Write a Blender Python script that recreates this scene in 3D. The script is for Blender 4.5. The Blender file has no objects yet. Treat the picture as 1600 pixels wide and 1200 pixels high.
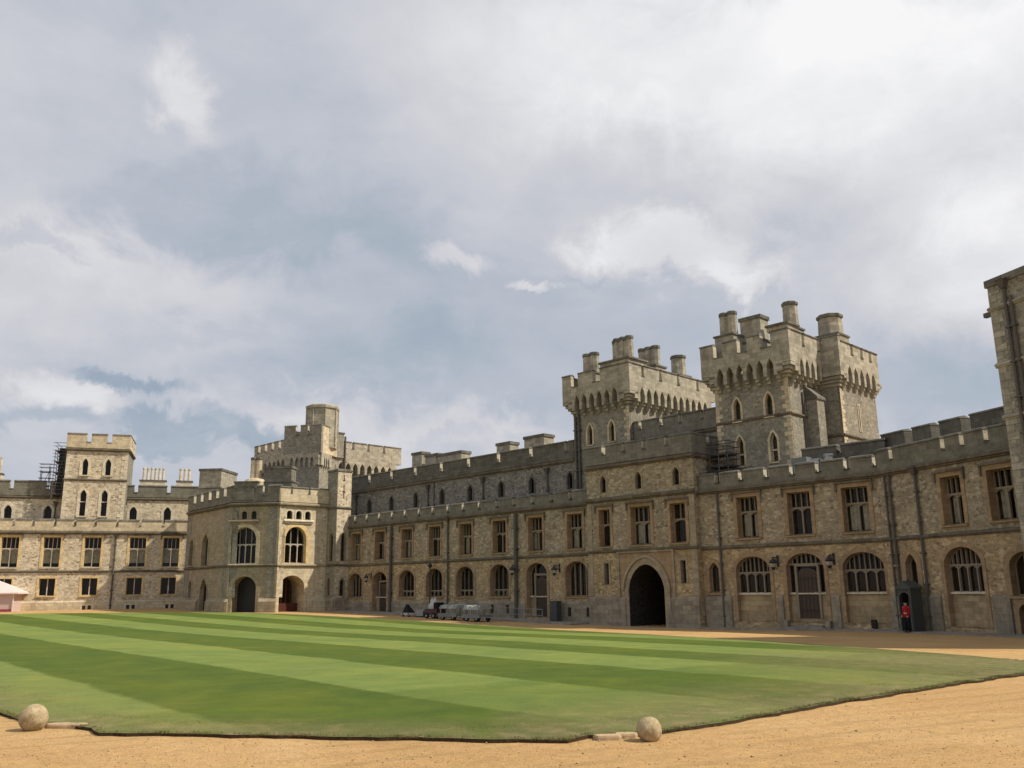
import bpy, bmesh, math, random
import numpy as np
from mathutils import Vector, Matrix
from mathutils.geometry import tessellate_polygon, delaunay_2d_cdt
random.seed(7)
SC = bpy.context.scene
COL = SC.collection
rad = math.radians
# ------------------------------------------------------------------ camera
FPX, PITCH, ROLL, EYE = 1385.0, rad(13.06), rad(.72), 3.05
cam = bpy.data.cameras.new('camera')
cam.sensor_width = 36.0
cam.lens = FPX / 1600 * 36.0
cam.clip_end = 3000
camo = bpy.data.objects.new('camera', cam)
COL.objects.link(camo)
camo.location = (0, 0, EYE)
# the camera is pitched up and rolled a little (horizon climbs to the right)
camo.rotation_euler = (Matrix.Rotation(rad(90) + PITCH, 3, 'X') @ Matrix.Rotation(-ROLL, 3, 'Z')).to_euler()
SC.camera = camo
def ray(px, py):
    X = (px - 800) / FPX; Y = (600 - py) / FPX
    c, s = math.cos(ROLL), math.sin(ROLL)
    x = X * c + Y * s; y = -X * s + Y * c
    return Vector((x, math.cos(PITCH) - y * math.sin(PITCH), math.sin(PITCH) + y * math.cos(PITCH)))
# ------------------------------------------------------------------ light
SUN_AZ, SUN_EL = rad(101), rad(48)
sun = bpy.data.lights.new('sun', 'SUN')
sun.energy = 5.0
sun.angle = rad(.8)
sun.color = (1.0, .90, .75)
suno = bpy.data.objects.new('sun', sun)
COL.objects.link(suno)
sdir = Vector((math.sin(SUN_AZ) * math.cos(SUN_EL), math.cos(SUN_AZ) * math.cos(SUN_EL), math.sin(SUN_EL)))
suno.rotation_euler = sdir.to_track_quat('Z', 'Y').to_euler()
suno.location = sdir * 200
SC.view_settings.view_transform = 'Standard'
SC.view_settings.look = 'None'
SC.view_settings.exposure = 0.0
SC.view_settings.gamma = 1.0
SC.cycles.max_bounces = 6
SC.cycles.use_denoising = True

def build_world():
    w = bpy.data.worlds.new('World'); SC.world = w
    w.use_nodes = True
    nt = w.node_tree; N = nt.nodes; L = nt.links
    N.clear()
    def nd(t, **k):
        n = N.new(t)
        for a, b in k.items(): setattr(n, a, b)
        return n
    def mth(op, a, b=None, c=None, clamp=False):
        n = nd('ShaderNodeMath', operation=op); n.use_clamp = clamp
        for i, v in enumerate((a, b, c)):
            if v is None: continue
            if isinstance(v, (int, float)): n.inputs[i].default_value = v
            else: L.new(v, n.inputs[i])
        return n.outputs[0]
    out = nd('ShaderNodeOutputWorld')
    bg = nd('ShaderNodeBackground'); bg.inputs[1].default_value = 1.0
    sky = nd('ShaderNodeTexSky', sky_type='NISHITA'); sky.sun_disc = False
    sky.sun_elevation = SUN_EL; sky.sun_rotation = SUN_AZ
    skyb = nd('ShaderNodeMixRGB', blend_type='MULTIPLY'); skyb.inputs[0].default_value = 1
    skyb.inputs[2].default_value = (.10, .10, .10, 1)
    L.new(sky.outputs[0], skyb.inputs[1])
    tc = nd('ShaderNodeTexCoord')
    D = tc.outputs['Generated']
    sep = nd('ShaderNodeSeparateXYZ'); L.new(D, sep.inputs[0])
    # cloud layer: the view direction meets a flat layer overhead
    zc = mth('MAXIMUM', mth('ADD', sep.outputs[2], .16), .05)
    uv = nd('ShaderNodeCombineXYZ')
    L.new(mth('DIVIDE', sep.outputs[0], zc), uv.inputs[0]); L.new(mth('DIVIDE', sep.outputs[1], zc), uv.inputs[1])
    def noise(vec, sc, det=6, rough=.55, dist=0.0, off=(0, 0, 0), scl=(1, 1, 1)):
        m = nd('ShaderNodeMapping'); m.inputs[1].default_value = off; m.inputs[3].default_value = scl
        L.new(vec, m.inputs[0])
        n = nd('ShaderNodeTexNoise'); n.inputs['Scale'].default_value = sc; n.inputs['Detail'].default_value = det
        n.inputs['Roughness'].default_value = rough; n.inputs['Distortion'].default_value = dist
        L.new(m.outputs[0], n.inputs['Vector'])
        return n
    wob = noise(D, 4.0, 5, .58, .2)
    wv = nd('ShaderNodeVectorMath', operation='SUBTRACT'); L.new(wob.outputs['Color'], wv.inputs[0]); wv.inputs[1].default_value = (.5, .5, .5)
    wsc = nd('ShaderNodeVectorMath', operation='SCALE'); L.new(wv.outputs[0], wsc.inputs[0]); wsc.inputs[3].default_value = .16
    wa = nd('ShaderNodeVectorMath', operation='ADD'); L.new(D, wa.inputs[0]); L.new(wsc.outputs[0], wa.inputs[1])
    wob2 = noise(D, 13.0, 6, .62, .4)
    wv2 = nd('ShaderNodeVectorMath', operation='SUBTRACT'); L.new(wob2.outputs['Color'], wv2.inputs[0]); wv2.inputs[1].default_value = (.5, .5, .5)
    wsc2 = nd('ShaderNodeVectorMath', operation='SCALE'); L.new(wv2.outputs[0], wsc2.inputs[0]); wsc2.inputs[3].default_value = .13
    wa2 = nd('ShaderNodeVectorMath', operation='ADD'); L.new(wa.outputs[0], wa2.inputs[0]); L.new(wsc2.outputs[0], wa2.inputs[1])
    WD = wa2.outputs[0]
    def blob(px, py, rx, ry, ang, hard):
        # a soft bank of cloud round one direction of the sky
        c = ray(px, py).normalized()
        a0 = (ray(px + 10, py) - ray(px - 10, py)).normalized(); b0 = c.cross(a0).normalized(); a0 = b0.cross(c)
        an = rad(ang); A = a0 * math.cos(an) + b0 * math.sin(an); B = -a0 * math.sin(an) + b0 * math.cos(an)
        # b0 points down in the picture (right-handed c x a)
        parts = []
        for v, r in ((A, rx), (B, ry)):
            dn = nd('ShaderNodeVectorMath', operation='DOT_PRODUCT'); L.new(WD, dn.inputs[0]); dn.inputs[1].default_value = v * (FPX / r)
            parts.append(dn.outputs['Value'])
        dn = nd('ShaderNodeVectorMath', operation='DOT_PRODUCT'); L.new(WD, dn.inputs[0]); dn.inputs[1].default_value = c
        back = mth('MULTIPLY', mth('LESS_THAN', dn.outputs['Value'], .2), 10)
        cm = nd('ShaderNodeCombineXYZ'); L.new(parts[0], cm.inputs[0]); L.new(parts[1], cm.inputs[1]); L.new(back, cm.inputs[2])
        ln = nd('ShaderNodeVectorMath', operation='LENGTH'); L.new(cm.outputs[0], ln.inputs[0])
        mr = nd('ShaderNodeMapRange', interpolation_type='SMOOTHSTEP'); L.new(ln.outputs['Value'], mr.inputs[0])
        mr.inputs[1].default_value = hard; mr.inputs[2].default_value = 1.25; mr.inputs[3].default_value = 1; mr.inputs[4].default_value = 0
        return mr.outputs[0]
    BL = [  # px, py, half width, half height, tilt, hard edge, brightness
        (1500, 60, 700, 260, -8, .0, .34), (1000, 130, 420, 160, 12, .0, .12), (1580, 420, 240, 170, 12, .0, .26), (1320, 20, 260, 80, 0, .0, .12),
        (560, 40, 420, 110, 0, 0, .05), (298, 155, 50, 62, -15, .2, .22), (270, 260, 110, 60, -10, .1, .06),
        (180, 395, 330, 62, 8, .1, .16), (60, 480, 260, 70, -4, 0, .10), (330, 540, 170, 34, -5, .2, .08),
        (735, 412, 60, 30, 12, .3, .22), (1070, 392, 185, 50, 8, .45, .22), (1180, 428, 80, 24, 12, .4, .10), (856, 459, 30, 14, 2, .3, .24),
        (90, 635, 100, 36, 5, .45, .22), (330, 640, 60, 46, 30, .3, .16), (590, 660, 210, 58, 12, .2, .20), (470, 600, 200, 40, 4, .2, .09), (800, 690, 80, 26, 0, .2, .10),
        (470, 355, 400, 85, 14, .0, -.15), (1130, 330, 60, 34, 10, .2, .09), (1000, 190, 110, 40, 20, .1, .07), (930, 380, 60, 22, 0, .3, .08), (1550, 330, 120, 60, -30, .1, .10), (760, 560, 560, 120, -6, .0, -.10), (180, 300, 160, 44, -14, .2, -.07),
        (200, 595, 85, 22, 4, .5, -.25), (385, 648, 90, 34, 4, .5, -.27), (265, 668, 80, 28, 2, .5, -.22), (40, 372, 60, 20, 12, .4, -.15),
        (700, 560, 150, 60, 0, 0, -.05), (830, 640, 120, 44, 0, 0, -.06), (1480, 620, 220, 90, 0, 0, -.16), (60, 695, 120, 24, 0, .3, -.18), (700, 695, 60, 14, 0, .3, -.08), (930, 432, 50, 10, -5, .2, -.06),
    ]
    acc = None
    for b in BL:
        v = mth('MULTIPLY', blob(*b[:6]), b[6])
        acc = v if acc is None else mth('ADD', acc, v)
    big = noise(uv.outputs[0], .9, 7, .56, .5, (3.1, 1.7, 0))
    fine = noise(uv.outputs[0], 3.2, 8, .6, .35, (7.3, 2.2, 0), (1, .8, 1))
    wisp = noise(D, 6.5, 9, .62, .5, (1.3, 5.2, 0), (1, 1, 2.2))
    val = mth('ADD', mth('MULTIPLY', mth('SUBTRACT', big.outputs[0], .5), .34), .57)
    val = mth('ADD', val, mth('MULTIPLY', mth('SUBTRACT', fine.outputs[0], .5), .20))
    val = mth('ADD', val, mth('MULTIPLY', mth('SUBTRACT', wisp.outputs[0], .5), .22))
    val = mth('ADD', val, acc, clamp=True)
    cr = nd('ShaderNodeValToRGB'); L.new(val, cr.inputs[0])
    e = cr.color_ramp.elements
    e[0].position = .20; e[0].color = (.30, .37, .455, 1)
    e[1].position = .98; e[1].color = (.93, .93, .94, 1)
    for p, c in ((.40, (.43, .485, .56, 1)), (.55, (.535, .56, .625, 1)), (.68, (.64, .645, .685, 1)), (.82, (.76, .765, .79, 1))):
        q = cr.color_ramp.elements.new(p); q.color = c
    # thin spots let a little of the blue sky through
    thin = nd('ShaderNodeMapRange'); L.new(val, thin.inputs[0])
    thin.inputs[1].default_value = .25; thin.inputs[2].default_value = .6; thin.inputs[3].default_value = .16; thin.inputs[4].default_value = .0
    mx = nd('ShaderNodeMixRGB'); L.new(thin.outputs[0], mx.inputs[0]); L.new(cr.outputs[0], mx.inputs[1]); L.new(skyb.outputs[0], mx.inputs[2])
    L.new(mx.outputs[0], bg.inputs[0]); L.new(bg.outputs[0], out.inputs[0])
build_world()

# ------------------------------------------------------------------ materials
MAT = {}
class NT:
    def __init__(s, name, rough=.9, spec=.2):
        m = bpy.data.materials.new(name); m.use_nodes = True
        s.m = m; s.t = m.node_tree; s.N = s.t.nodes; s.L = s.t.links
        s.b = s.N['Principled BSDF']; s.b.inputs['Roughness'].default_value = rough
        s.b.inputs['Specular IOR Level'].default_value = spec
        g = s.N.new('ShaderNodeNewGeometry'); s.pos = g.outputs['Position']; s.geo = g
        MAT[name] = m
    def noise(s, sc, det=4, rough=.55, scl=(1, 1, 1), off=(0, 0, 0), dist=0, vec=None):
        mp = s.N.new('ShaderNodeMapping'); mp.inputs[3].default_value = scl; mp.inputs[1].default_value = off
        s.L.new(vec or s.pos, mp.inputs[0])
        n = s.N.new('ShaderNodeTexNoise'); n.inputs['Scale'].default_value = sc; n.inputs['Detail'].default_value = det
        n.inputs['Roughness'].default_value = rough; n.inputs['Distortion'].default_value = dist
        s.L.new(mp.outputs[0], n.inputs['Vector'])
        return n.outputs[0]
    def voro(s, sc, scl=(1, 1, 1), feature='F1', rnd=.9):
        mp = s.N.new('ShaderNodeMapping'); mp.inputs[3].default_value = scl
        s.L.new(s.pos, mp.inputs[0])
        n = s.N.new('ShaderNodeTexVoronoi'); n.feature = feature; n.inputs['Scale'].default_value = sc; n.inputs['Randomness'].default_value = rnd
        s.L.new(mp.outputs[0], n.inputs['Vector'])
        return n
    def ramp(s, fac, stops, interp='LINEAR'):
        r = s.N.new('ShaderNodeValToRGB'); s.L.new(fac, r.inputs[0]); r.color_ramp.interpolation = interp
        e = r.color_ramp.elements
        e[0].position, e[0].color = stops[0][0], (*stops[0][1], 1)
        e[1].position, e[1].color = stops[-1][0], (*stops[-1][1], 1)
        for p, c in stops[1:-1]:
            q = e.new(p); q.color = (*c, 1)
        return r.outputs[0]
    def val(s, fac, a, b, lo=0, hi=1):
        r = s.N.new('ShaderNodeMapRange'); s.L.new(fac, r.inputs[0])
        r.inputs[1].default_value = a; r.inputs[2].default_value = b; r.inputs[3].default_value = lo; r.inputs[4].default_value = hi
        return r.outputs[0]
    def mix(s, fac, a, b, mode='MIX'):
        n = s.N.new('ShaderNodeMixRGB'); n.blend_type = mode
        for i, v in enumerate((fac, a, b)):
            if isinstance(v, (int, float)): n.inputs[i].default_value = v
            elif isinstance(v, tuple): n.inputs[i].default_value = (*v, 1)
            else: s.L.new(v, n.inputs[i])
        return n.outputs[0]
    def math(s, op, a, b=None):
        n = s.N.new('ShaderNodeMath'); n.operation = op
        for i, v in enumerate((a, b)):
            if v is None: continue
            if isinstance(v, (int, float)): n.inputs[i].default_value = v
            else: s.L.new(v, n.inputs[i])
        return n.outputs[0]
    def bump(s, h, strength=.5, dist=.05):
        n = s.N.new('ShaderNodeBump'); n.inputs['Strength'].default_value = strength; n.inputs['Distance'].default_value = dist
        s.L.new(h, n.inputs['Height']); s.L.new(n.outputs[0], s.b.inputs['Normal'])
    def color(s, c):
        if isinstance(c, tuple): s.b.inputs['Base Color'].default_value = (*c, 1)
        else: s.L.new(c, s.b.inputs['Base Color'])

def rubble(name, pal, mortar, stain=.5, sc=2.3, moss=0.0):
    t = NT(name)
    v = t.voro(sc, (1, 1, 1.75)); vd = t.voro(sc, (1, 1, 1.75), 'DISTANCE_TO_EDGE')
    sepc = t.N.new('ShaderNodeSeparateColor'); t.L.new(v.outputs['Color'], sepc.inputs[0])
    n = len(pal)
    col = t.ramp(sepc.outputs[0], [(i / (n - 1), p) for i, p in enumerate(pal)])
    mort = t.val(vd.outputs['Distance'], .03, .10, 1, 0)
    mort = t.math('MULTIPLY', mort, t.val(t.noise(1.3, 3), .35, .65, .25, 1))
    col = t.mix(mort, col, mortar)
    sp = t.noise(9, 5, .7)
    col = t.mix(1.0, col, t.ramp(sp, [(.25, (.62, .62, .62)), (.5, (.98, .98, .98)), (.75, (1.35, 1.33, 1.3))]), 'MULTIPLY')
    blotch = t.noise(.55, 5, .6, dist=.6)
    col = t.mix(1.0, col, t.ramp(blotch, [(.3, (1 - .32 * stain,) * 3), (.5, (1.0, 1.0, 1.0)), (.7, (1 + .22 * stain, 1 + .18 * stain, 1 + .1 * stain))]), 'MULTIPLY')
    streak = t.noise(1.1, 4, .6, (1, 1, .12), dist=.2)
    col = t.mix(t.val(streak, .56, .78, 0, .5 * stain), col, (.09, .085, .075))
    if name == 'rubble_warm':   # the ground storey is built of a sandier stone than the one above
        sz = t.N.new('ShaderNodeSeparateXYZ'); t.L.new(t.pos, sz.inputs[0])
        col = t.mix(1.0, col, t.mix(t.val(sz.outputs[2], 5.9, 6.0, 0, 1), (1.16, 1.06, .90), (.98, .985, .98)), 'MULTIPLY')
    if moss: col = t.mix(t.val(t.noise(.8, 5, .65), .48, .72, 0, moss), col, (.13, .135, .085))
    t.color(col)
    t.bump(t.math('ADD', vd.outputs['Distance'], t.math('MULTIPLY', sp, .5)), .55, .06)
    return t.m
def ashlar(name, c, var=.16, stain=.4, lichen=(.10, .10, .08), bw=.75, bh=.34, rough=.92):
    # dressed blocks; courses follow height, joints follow a vertical noise cell
    t = NT(name, rough)
    sx = t.N.new('ShaderNodeSeparateXYZ'); t.L.new(t.pos, sx.inputs[0])
    zc = t.math('DIVIDE', sx.outputs[2], bh); cz = t.math('FLOOR', zc)
    sh = t.math('MULTIPLY', t.math('FRACT', t.math('MULTIPLY', cz, .618)), 1.0)
    al = t.math('ADD', t.math('DIVIDE', t.math('SUBTRACT', sx.outputs[0], sx.outputs[1]), bw * 1.35), sh)
    ar = t.math('ADD', t.math('DIVIDE', t.math('ADD', sx.outputs[0], sx.outputs[1]), bw * 1.35), sh)
    cb = t.N.new('ShaderNodeCombineXYZ'); t.L.new(t.math('FLOOR', al), cb.inputs[0]); t.L.new(t.math('FLOOR', ar), cb.inputs[1]); t.L.new(cz, cb.inputs[2])
    wn = t.N.new('ShaderNodeTexWhiteNoise'); t.L.new(cb.outputs[0], wn.inputs['Vector'])
    sepc = t.N.new('ShaderNodeSeparateColor'); t.L.new(wn.outputs['Color'], sepc.inputs[0])
    fz = t.math('FRACT', zc); joint = t.val(t.math('MINIMUM', fz, t.math('SUBTRACT', 1.0, fz)), .02, .09, 1, 0)
    k = [tuple(x * (1 - var) for x in c), c, tuple(min(1, x * (1 + var)) for x in c)]
    col = t.ramp(sepc.outputs[0], [(0, k[0]), (.5, k[1]), (1, k[2])])
    n1 = t.noise(3.5, 6, .65)
    col = t.mix(1.0, col, t.ramp(n1, [(.25, (.72,) * 3), (.5, (1.0,) * 3), (.75, (1.22, 1.2, 1.16))]), 'MULTIPLY')
    col = t.mix(t.math('MULTIPLY', joint, t.val(t.noise(1.1, 3), .35, .65, .1, .45)), col, tuple(x * .45 for x in c))
    streak = t.noise(1.6, 5, .6, (1, 1, .13), dist=.3)
    col = t.mix(t.val(streak, .5, .76, 0, stain), col, lichen)
    patch = t.noise(.7, 5, .65, off=(5, 3, 1))
    col = t.mix(t.val(patch, .5, .75, 0, stain * .9), col, tuple(x * .8 for x in lichen))
    t.color(col)
    t.bump(n1, .35, .03)
    return t.m
WARM = [(.18, .145, .10), (.27, .22, .145), (.33, .265, .17), (.22, .185, .135), (.47, .405, .29), (.30, .24, .15), (.235, .205, .16), (.36, .30, .20), (.42, .37, .28)]
GREY = [(.16, .15, .125), (.22, .21, .175), (.27, .255, .21), (.19, .182, .155), (.34, .32, .265), (.23, .215, .175), (.21, .20, .165)]
DGREY = [(.11, .103, .09), (.18, .167, .145), (.235, .215, .185), (.15, .142, .125), (.31, .29, .25), (.19, .172, .15)]
PALE = [(.34, .29, .215), (.50, .43, .31), (.60, .52, .38), (.41, .355, .27), (.68, .60, .46), (.52, .44, .31), (.25, .21, .16), (.62, .54, .40)]
rubble('rubble_warm', WARM, (.36, .30, .21), .55, 3.4)
rubble('rubble_grey', GREY, (.31, .28, .21), .6, 3.2, moss=.25)
rubble('rubble_dark', DGREY, (.22, .205, .18), .5, 3.2)
rubble('rubble_shaded', [(.02, .02, .018), (.035, .032, .028), (.05, .045, .04)], (.05, .045, .04), .5, 3.2)  # near-black stone colour paints the shade inside the carriage way
rubble('rubble_pale', PALE, (.58, .50, .36), .45, 3.0)
ashlar('ashlar_grey', (.185, .175, .14), .14, .5, (.085, .085, .065))
ashlar('ashlar_tower', (.35, .325, .255), .22, .45, (.11, .105, .075))
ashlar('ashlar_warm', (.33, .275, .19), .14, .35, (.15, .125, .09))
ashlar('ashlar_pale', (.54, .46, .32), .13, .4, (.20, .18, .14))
ashlar('ashlar_dark', (.13, .122, .103), .2, .4, (.05, .05, .045))
ashlar('plinth_stone', (.28, .24, .175), .2, .5, (.12, .11, .10))
ashlar('dressing_tan', (.33, .235, .14), .15, .3, (.15, .11, .07))
ashlar('dressing_gold', (.62, .47, .24), .12, .15, (.30, .23, .13))
ashlar('dressing_pale', (.62, .55, .42), .12, .3, (.25, .22, .17))
ashlar('string_stone', (.15, .125, .09), .2, .5, (.07, .06, .05))
ashlar('coping_stone', (.15, .142, .12), .25, .45, (.07, .068, .058))
ashlar('crenel_sunlit', (.47, .43, .345), .15, .25, (.3, .28, .22))  # pale cheek stone, lightened further to paint the sun in the gaps
ashlar('panel_sand', (.36, .28, .165), .2, .35, (.20, .14, .085))
ashlar('kerb_stone', (.27, .24, .20), .15, .3, (.15, .13, .10))
def plain(name, c, rough=.6, spec=.3, metal=0, var=.15, nsc=6):
    t = NT(name, rough, spec); t.b.inputs['Metallic'].default_value = metal
    n = t.noise(nsc, 5, .6)
    t.color(t.mix(1.0, c, t.ramp(n, [(.3, (1 - var,) * 3), (.7, (1 + var,) * 3)]), 'MULTIPLY'))
    return t.m
plain('mullion_stone', (.25, .21, .155), .9, .2)
plain('mullion_pale', (.47, .43, .36), .9, .2)
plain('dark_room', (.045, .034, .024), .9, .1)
plain('curtain', (.55, .50, .38), .95, .1, nsc=3, var=.3)
plain('lead', (.085, .078, .068), .6, .4)
plain('roof_lead', (.16, .16, .165), .7, .3)
plain('door_wood', (.055, .035, .022), .55, .4, nsc=12, var=.3)
plain('iron', (.02, .02, .02), .5, .4)
plain('red_wood', (.075, .022, .015), .55, .3)
plain('sentry_paint', (.055, .062, .058), .5, .4)
plain('sentry_pale', (.34, .35, .32), .5, .4)
plain('red_cloth', (.38, .012, .016), .8, .2)
plain('black_cloth', (.012, .012, .016), .85, .2)
plain('bearskin', (.006, .006, .006), 1, .05, nsc=40, var=.5)
plain('white_cloth', (.50, .48, .46), .8, .2)
plain('skin', (.48, .28, .20), .6, .3)
plain('gold', (.6, .42, .12), .35, .5, .7)
plain('steel', (.32, .33, .34), .45, .5, .8)
plain('scaffold_steel', (.10, .10, .105), .6, .4, .3)
plain('marquee_fabric', (.52, .40, .37), .7, .3, var=.04, nsc=2)
plain('marquee_white', (.66, .55, .52), .6, .3, var=.03)
plain('marquee_red', (.28, .05, .06), .7, .3)
plain('maroon_paint', (.06, .014, .014), .4, .5)
plain('grey_paint', (.16, .18, .175), .5, .4)
plain('grey_canvas', (.30, .31, .28), .85, .2, var=.2)
t = NT('debris_mesh', .9, .1); t.color((.03, .032, .035))
t = NT('pebble', .9, .2)
cv = t.voro(30); sp_ = t.N.new('ShaderNodeSeparateColor'); t.L.new(cv.outputs['Color'], sp_.inputs[0])
t.color(t.ramp(sp_.outputs[0], [(0, (.22, .14, .065)), (.4, (.42, .28, .13)), (.8, (.52, .38, .20)), (1, (.60, .50, .34))]))
plain('tyre', (.015, .015, .015), .85, .2)
plain('lamp_glass', (.35, .33, .28), .15, .6)
t = NT('ball_stone', .95, .15)
n1 = t.noise(9, 6, .7); n2 = t.noise(48, 3, .7)
c = t.ramp(n1, [(.28, (.22, .175, .10)), (.5, (.42, .335, .205)), (.72, (.53, .44, .29))])
c = t.mix(t.val(t.noise(5, 5, .65, off=(2, 7, 1)), .55, .68, 0, .6), c, (.30, .27, .12))
c = t.mix(1.0, c, t.ramp(n2, [(.3, (.70, .70, .70)), (.55, (1.0, 1.0, 1.0)), (.75, (1.2, 1.2, 1.2))]), 'MULTIPLY')
t.color(c); t.bump(t.math('ADD', n1, t.math('MULTIPLY', n2, .6)), .7, .02)
plain('slab_stone', (.42, .31, .19), .92, .2, nsc=9, var=.2)
def glass(name):
    t = NT(name, .08, .5)
    t.color((.02, .022, .025))
    gl = t.N.new('ShaderNodeBsdfGlossy'); gl.inputs['Roughness'].default_value = .06; gl.inputs[0].default_value = (.46, .45, .44, 1)
    tr = t.N.new('ShaderNodeBsdfTransparent'); tr.inputs[0].default_value = (.85, .86, .84, 1)
    fr = t.N.new('ShaderNodeFresnel'); fr.inputs[0].default_value = 1.5
    bp = t.N.new('ShaderNodeBump'); bp.inputs['Strength'].default_value = .25; bp.inputs['Distance'].default_value = .03
    t.L.new(t.noise(3.0, 2), bp.inputs['Height']); t.L.new(bp.outputs[0], gl.inputs['Normal'])
    mx = t.N.new('ShaderNodeMixShader'); t.L.new(t.math('MULTIPLY', fr.outputs[0], .9), mx.inputs[0]); t.L.new(tr.outputs[0], mx.inputs[1]); t.L.new(gl.outputs[0], mx.inputs[2])
    t.L.new(mx.outputs[0], t.N['Material Output'].inputs[0])
    return t.m
glass('window_glass')

# gravel
t = NT('gravel', .95, .1)
g1 = t.noise(55, 3, .7); g2 = t.noise(7, 6, .7); g3 = t.noise(.22, 6, .62, dist=.8); g4 = t.noise(.9, 5, .6, (1, 3, 1), dist=.5)
c = t.ramp(g3, [(.3, (.40, .252, .108)), (.5, (.455, .293, .130)), (.72, (.50, .335, .158))])
c = t.mix(1.0, c, t.ramp(g2, [(.28, (.80, .80, .82)), (.5, (1, 1, 1)), (.74, (1.16, 1.15, 1.12))]), 'MULTIPLY')
c = t.mix(1.0, c, t.ramp(g1, [(.30, (.60, .57, .56)), (.5, (1.02, 1.02, 1.03)), (.70, (1.42, 1.40, 1.36))]), 'MULTIPLY')
c = t.mix(t.val(g4, .56, .70, 0, .28), c, (.56, .42, .25))
c = t.mix(t.val(t.voro(3.2).outputs['Distance'], .0, .07, .4, 0), c, (.20, .13, .07))
wv_ = t.N.new('ShaderNodeTexWave'); wv_.inputs['Scale'].default_value = .62; wv_.inputs['Distortion'].default_value = 5.5; wv_.inputs['Detail'].default_value = 3; wv_.inputs['Detail Scale'].default_value = .35
mp_ = t.N.new('ShaderNodeMapping'); mp_.inputs[2].default_value = (0, 0, .45); mp_.inputs[3].default_value = (.35, 1.3, 1); t.L.new(t.pos, mp_.inputs[0]); t.L.new(mp_.outputs[0], wv_.inputs['Vector'])
trk = t.math('MULTIPLY', t.val(wv_.outputs['Fac'], .72, .95, 0, 1), t.val(t.noise(.3, 4, .6, off=(9, 4, 0)), .42, .62, 0, 1))
c = t.mix(t.math('MULTIPLY', trk, .34), c, (.30, .195, .09))
t.color(c); t.bump(t.math('ADD', t.math('ADD', g1, t.math('MULTIPLY', g2, 1.5)), t.math('MULTIPLY', trk, -.8)), .7, .03)

# lawn: mown in parallel stripes, dry towards the verges
LAWN_AZ = 141.2
STRIPE_EDGES = [5.8, 10.15, 14.15, 18.6, 22.6, 26.2, 30.2, 34.4, 38.6, 42.8, 47.2]
t = NT('grass', .9, .15)
sep = t.N.new('ShaderNodeSeparateXYZ'); t.L.new(t.pos, sep.inputs[0])
mx_, my_ = -math.cos(rad(LAWN_AZ)), math.sin(rad(LAWN_AZ))
wob = t.math('MULTIPLY', t.math('SUBTRACT', t.noise(.35, 3), .5), .7)
wob = t.math('ADD', wob, t.math('MULTIPLY', t.math('SUBTRACT', t.noise(5, 3), .5), .25))
w_ = t.math('ADD', t.math('ADD', t.math('MULTIPLY', sep.outputs[0], mx_), t.math('MULTIPLY', sep.outputs[1], my_)), wob)
acc = None
for i, e in enumerate(STRIPE_EDGES):
    s_ = t.val(w_, e - .10, e + .10, 0, .9 if i % 2 else -.9)   # light, then dark
    acc = s_ if acc is None else t.math('ADD', acc, s_)
stripe = t.math('ADD', acc, .94)
# a cross band mown along the right verge
cr_ = t.math('ADD', t.math('SUBTRACT', t.math('MULTIPLY', sep.outputs[0], .65), t.math('MULTIPLY', sep.outputs[1], .76)), wob)
cross = t.val(cr_, -16.9, -16.4, 0, 1)
dark = t.ramp(t.noise(1.1, 6, .65), [(.3, (.060, .094, .012)), (.7, (.088, .126, .017))])
light = t.ramp(t.noise(1.3, 6, .65, off=(4, 2, 0)), [(.3, (.138, .190, .044)), (.7, (.178, .228, .060))])
mid = t.mix(.45, light, dark)
lt = t.mix(t.math('MULTIPLY', cross, .85), light, mid)
c = t.mix(stripe, dark, lt)
pat = t.noise(.16, 5, .6, dist=.6)
c = t.mix(1.0, c, t.ramp(pat, [(.3, (.86, .92, .9)), (.5, (1, 1, 1)), (.72, (1.28, 1.12, 1.0))]), 'MULTIPLY')
pat2 = t.noise(.5, 6, .65, (1, 1, 1), off=(3, 8, 0), dist=.8)
c = t.mix(1.0, c, t.ramp(pat2, [(.3, (.84, .90, .88)), (.5, (1, 1, 1)), (.72, (1.26, 1.14, .98))]), 'MULTIPLY')
at_ = t.N.new('ShaderNodeAttribute'); at_.attribute_name = 'verge'
dry = t.math('MULTIPLY', at_.outputs['Fac'], t.val(t.noise(.55, 7, .68, (1, 1, 1), dist=1.0), .22, .52, 0, 1))
drycol = t.ramp(t.noise(2.4, 6, .7), [(.3, (.115, .115, .045)), (.52, (.18, .15, .075)), (.72, (.32, .235, .13))])
c = t.mix(t.math('MULTIPLY', dry, .85), c, drycol)
c = t.mix(1.0, c, t.ramp(t.noise(34, 4, .75), [(.28, (.70, .72, .66)), (.5, (1, 1, 1)), (.72, (1.28, 1.26, 1.2))]), 'MULTIPLY')
t.color(c); t.bump(t.noise(45, 3, .7, (1, 1, .3)), .8, .02)
plain('soil', (.055, .038, .022), .95, .1, nsc=20, var=.4)
t = NT('grass_blade', .7, .25)
oi = t.N.new('ShaderNodeAttribute'); oi.attribute_name = 'tint'
t.color(t.ramp(oi.outputs['Fac'], [(0, (.075, .095, .02)), (.55, (.14, .145, .045)), (1, (.28, .22, .11))]))

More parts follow.
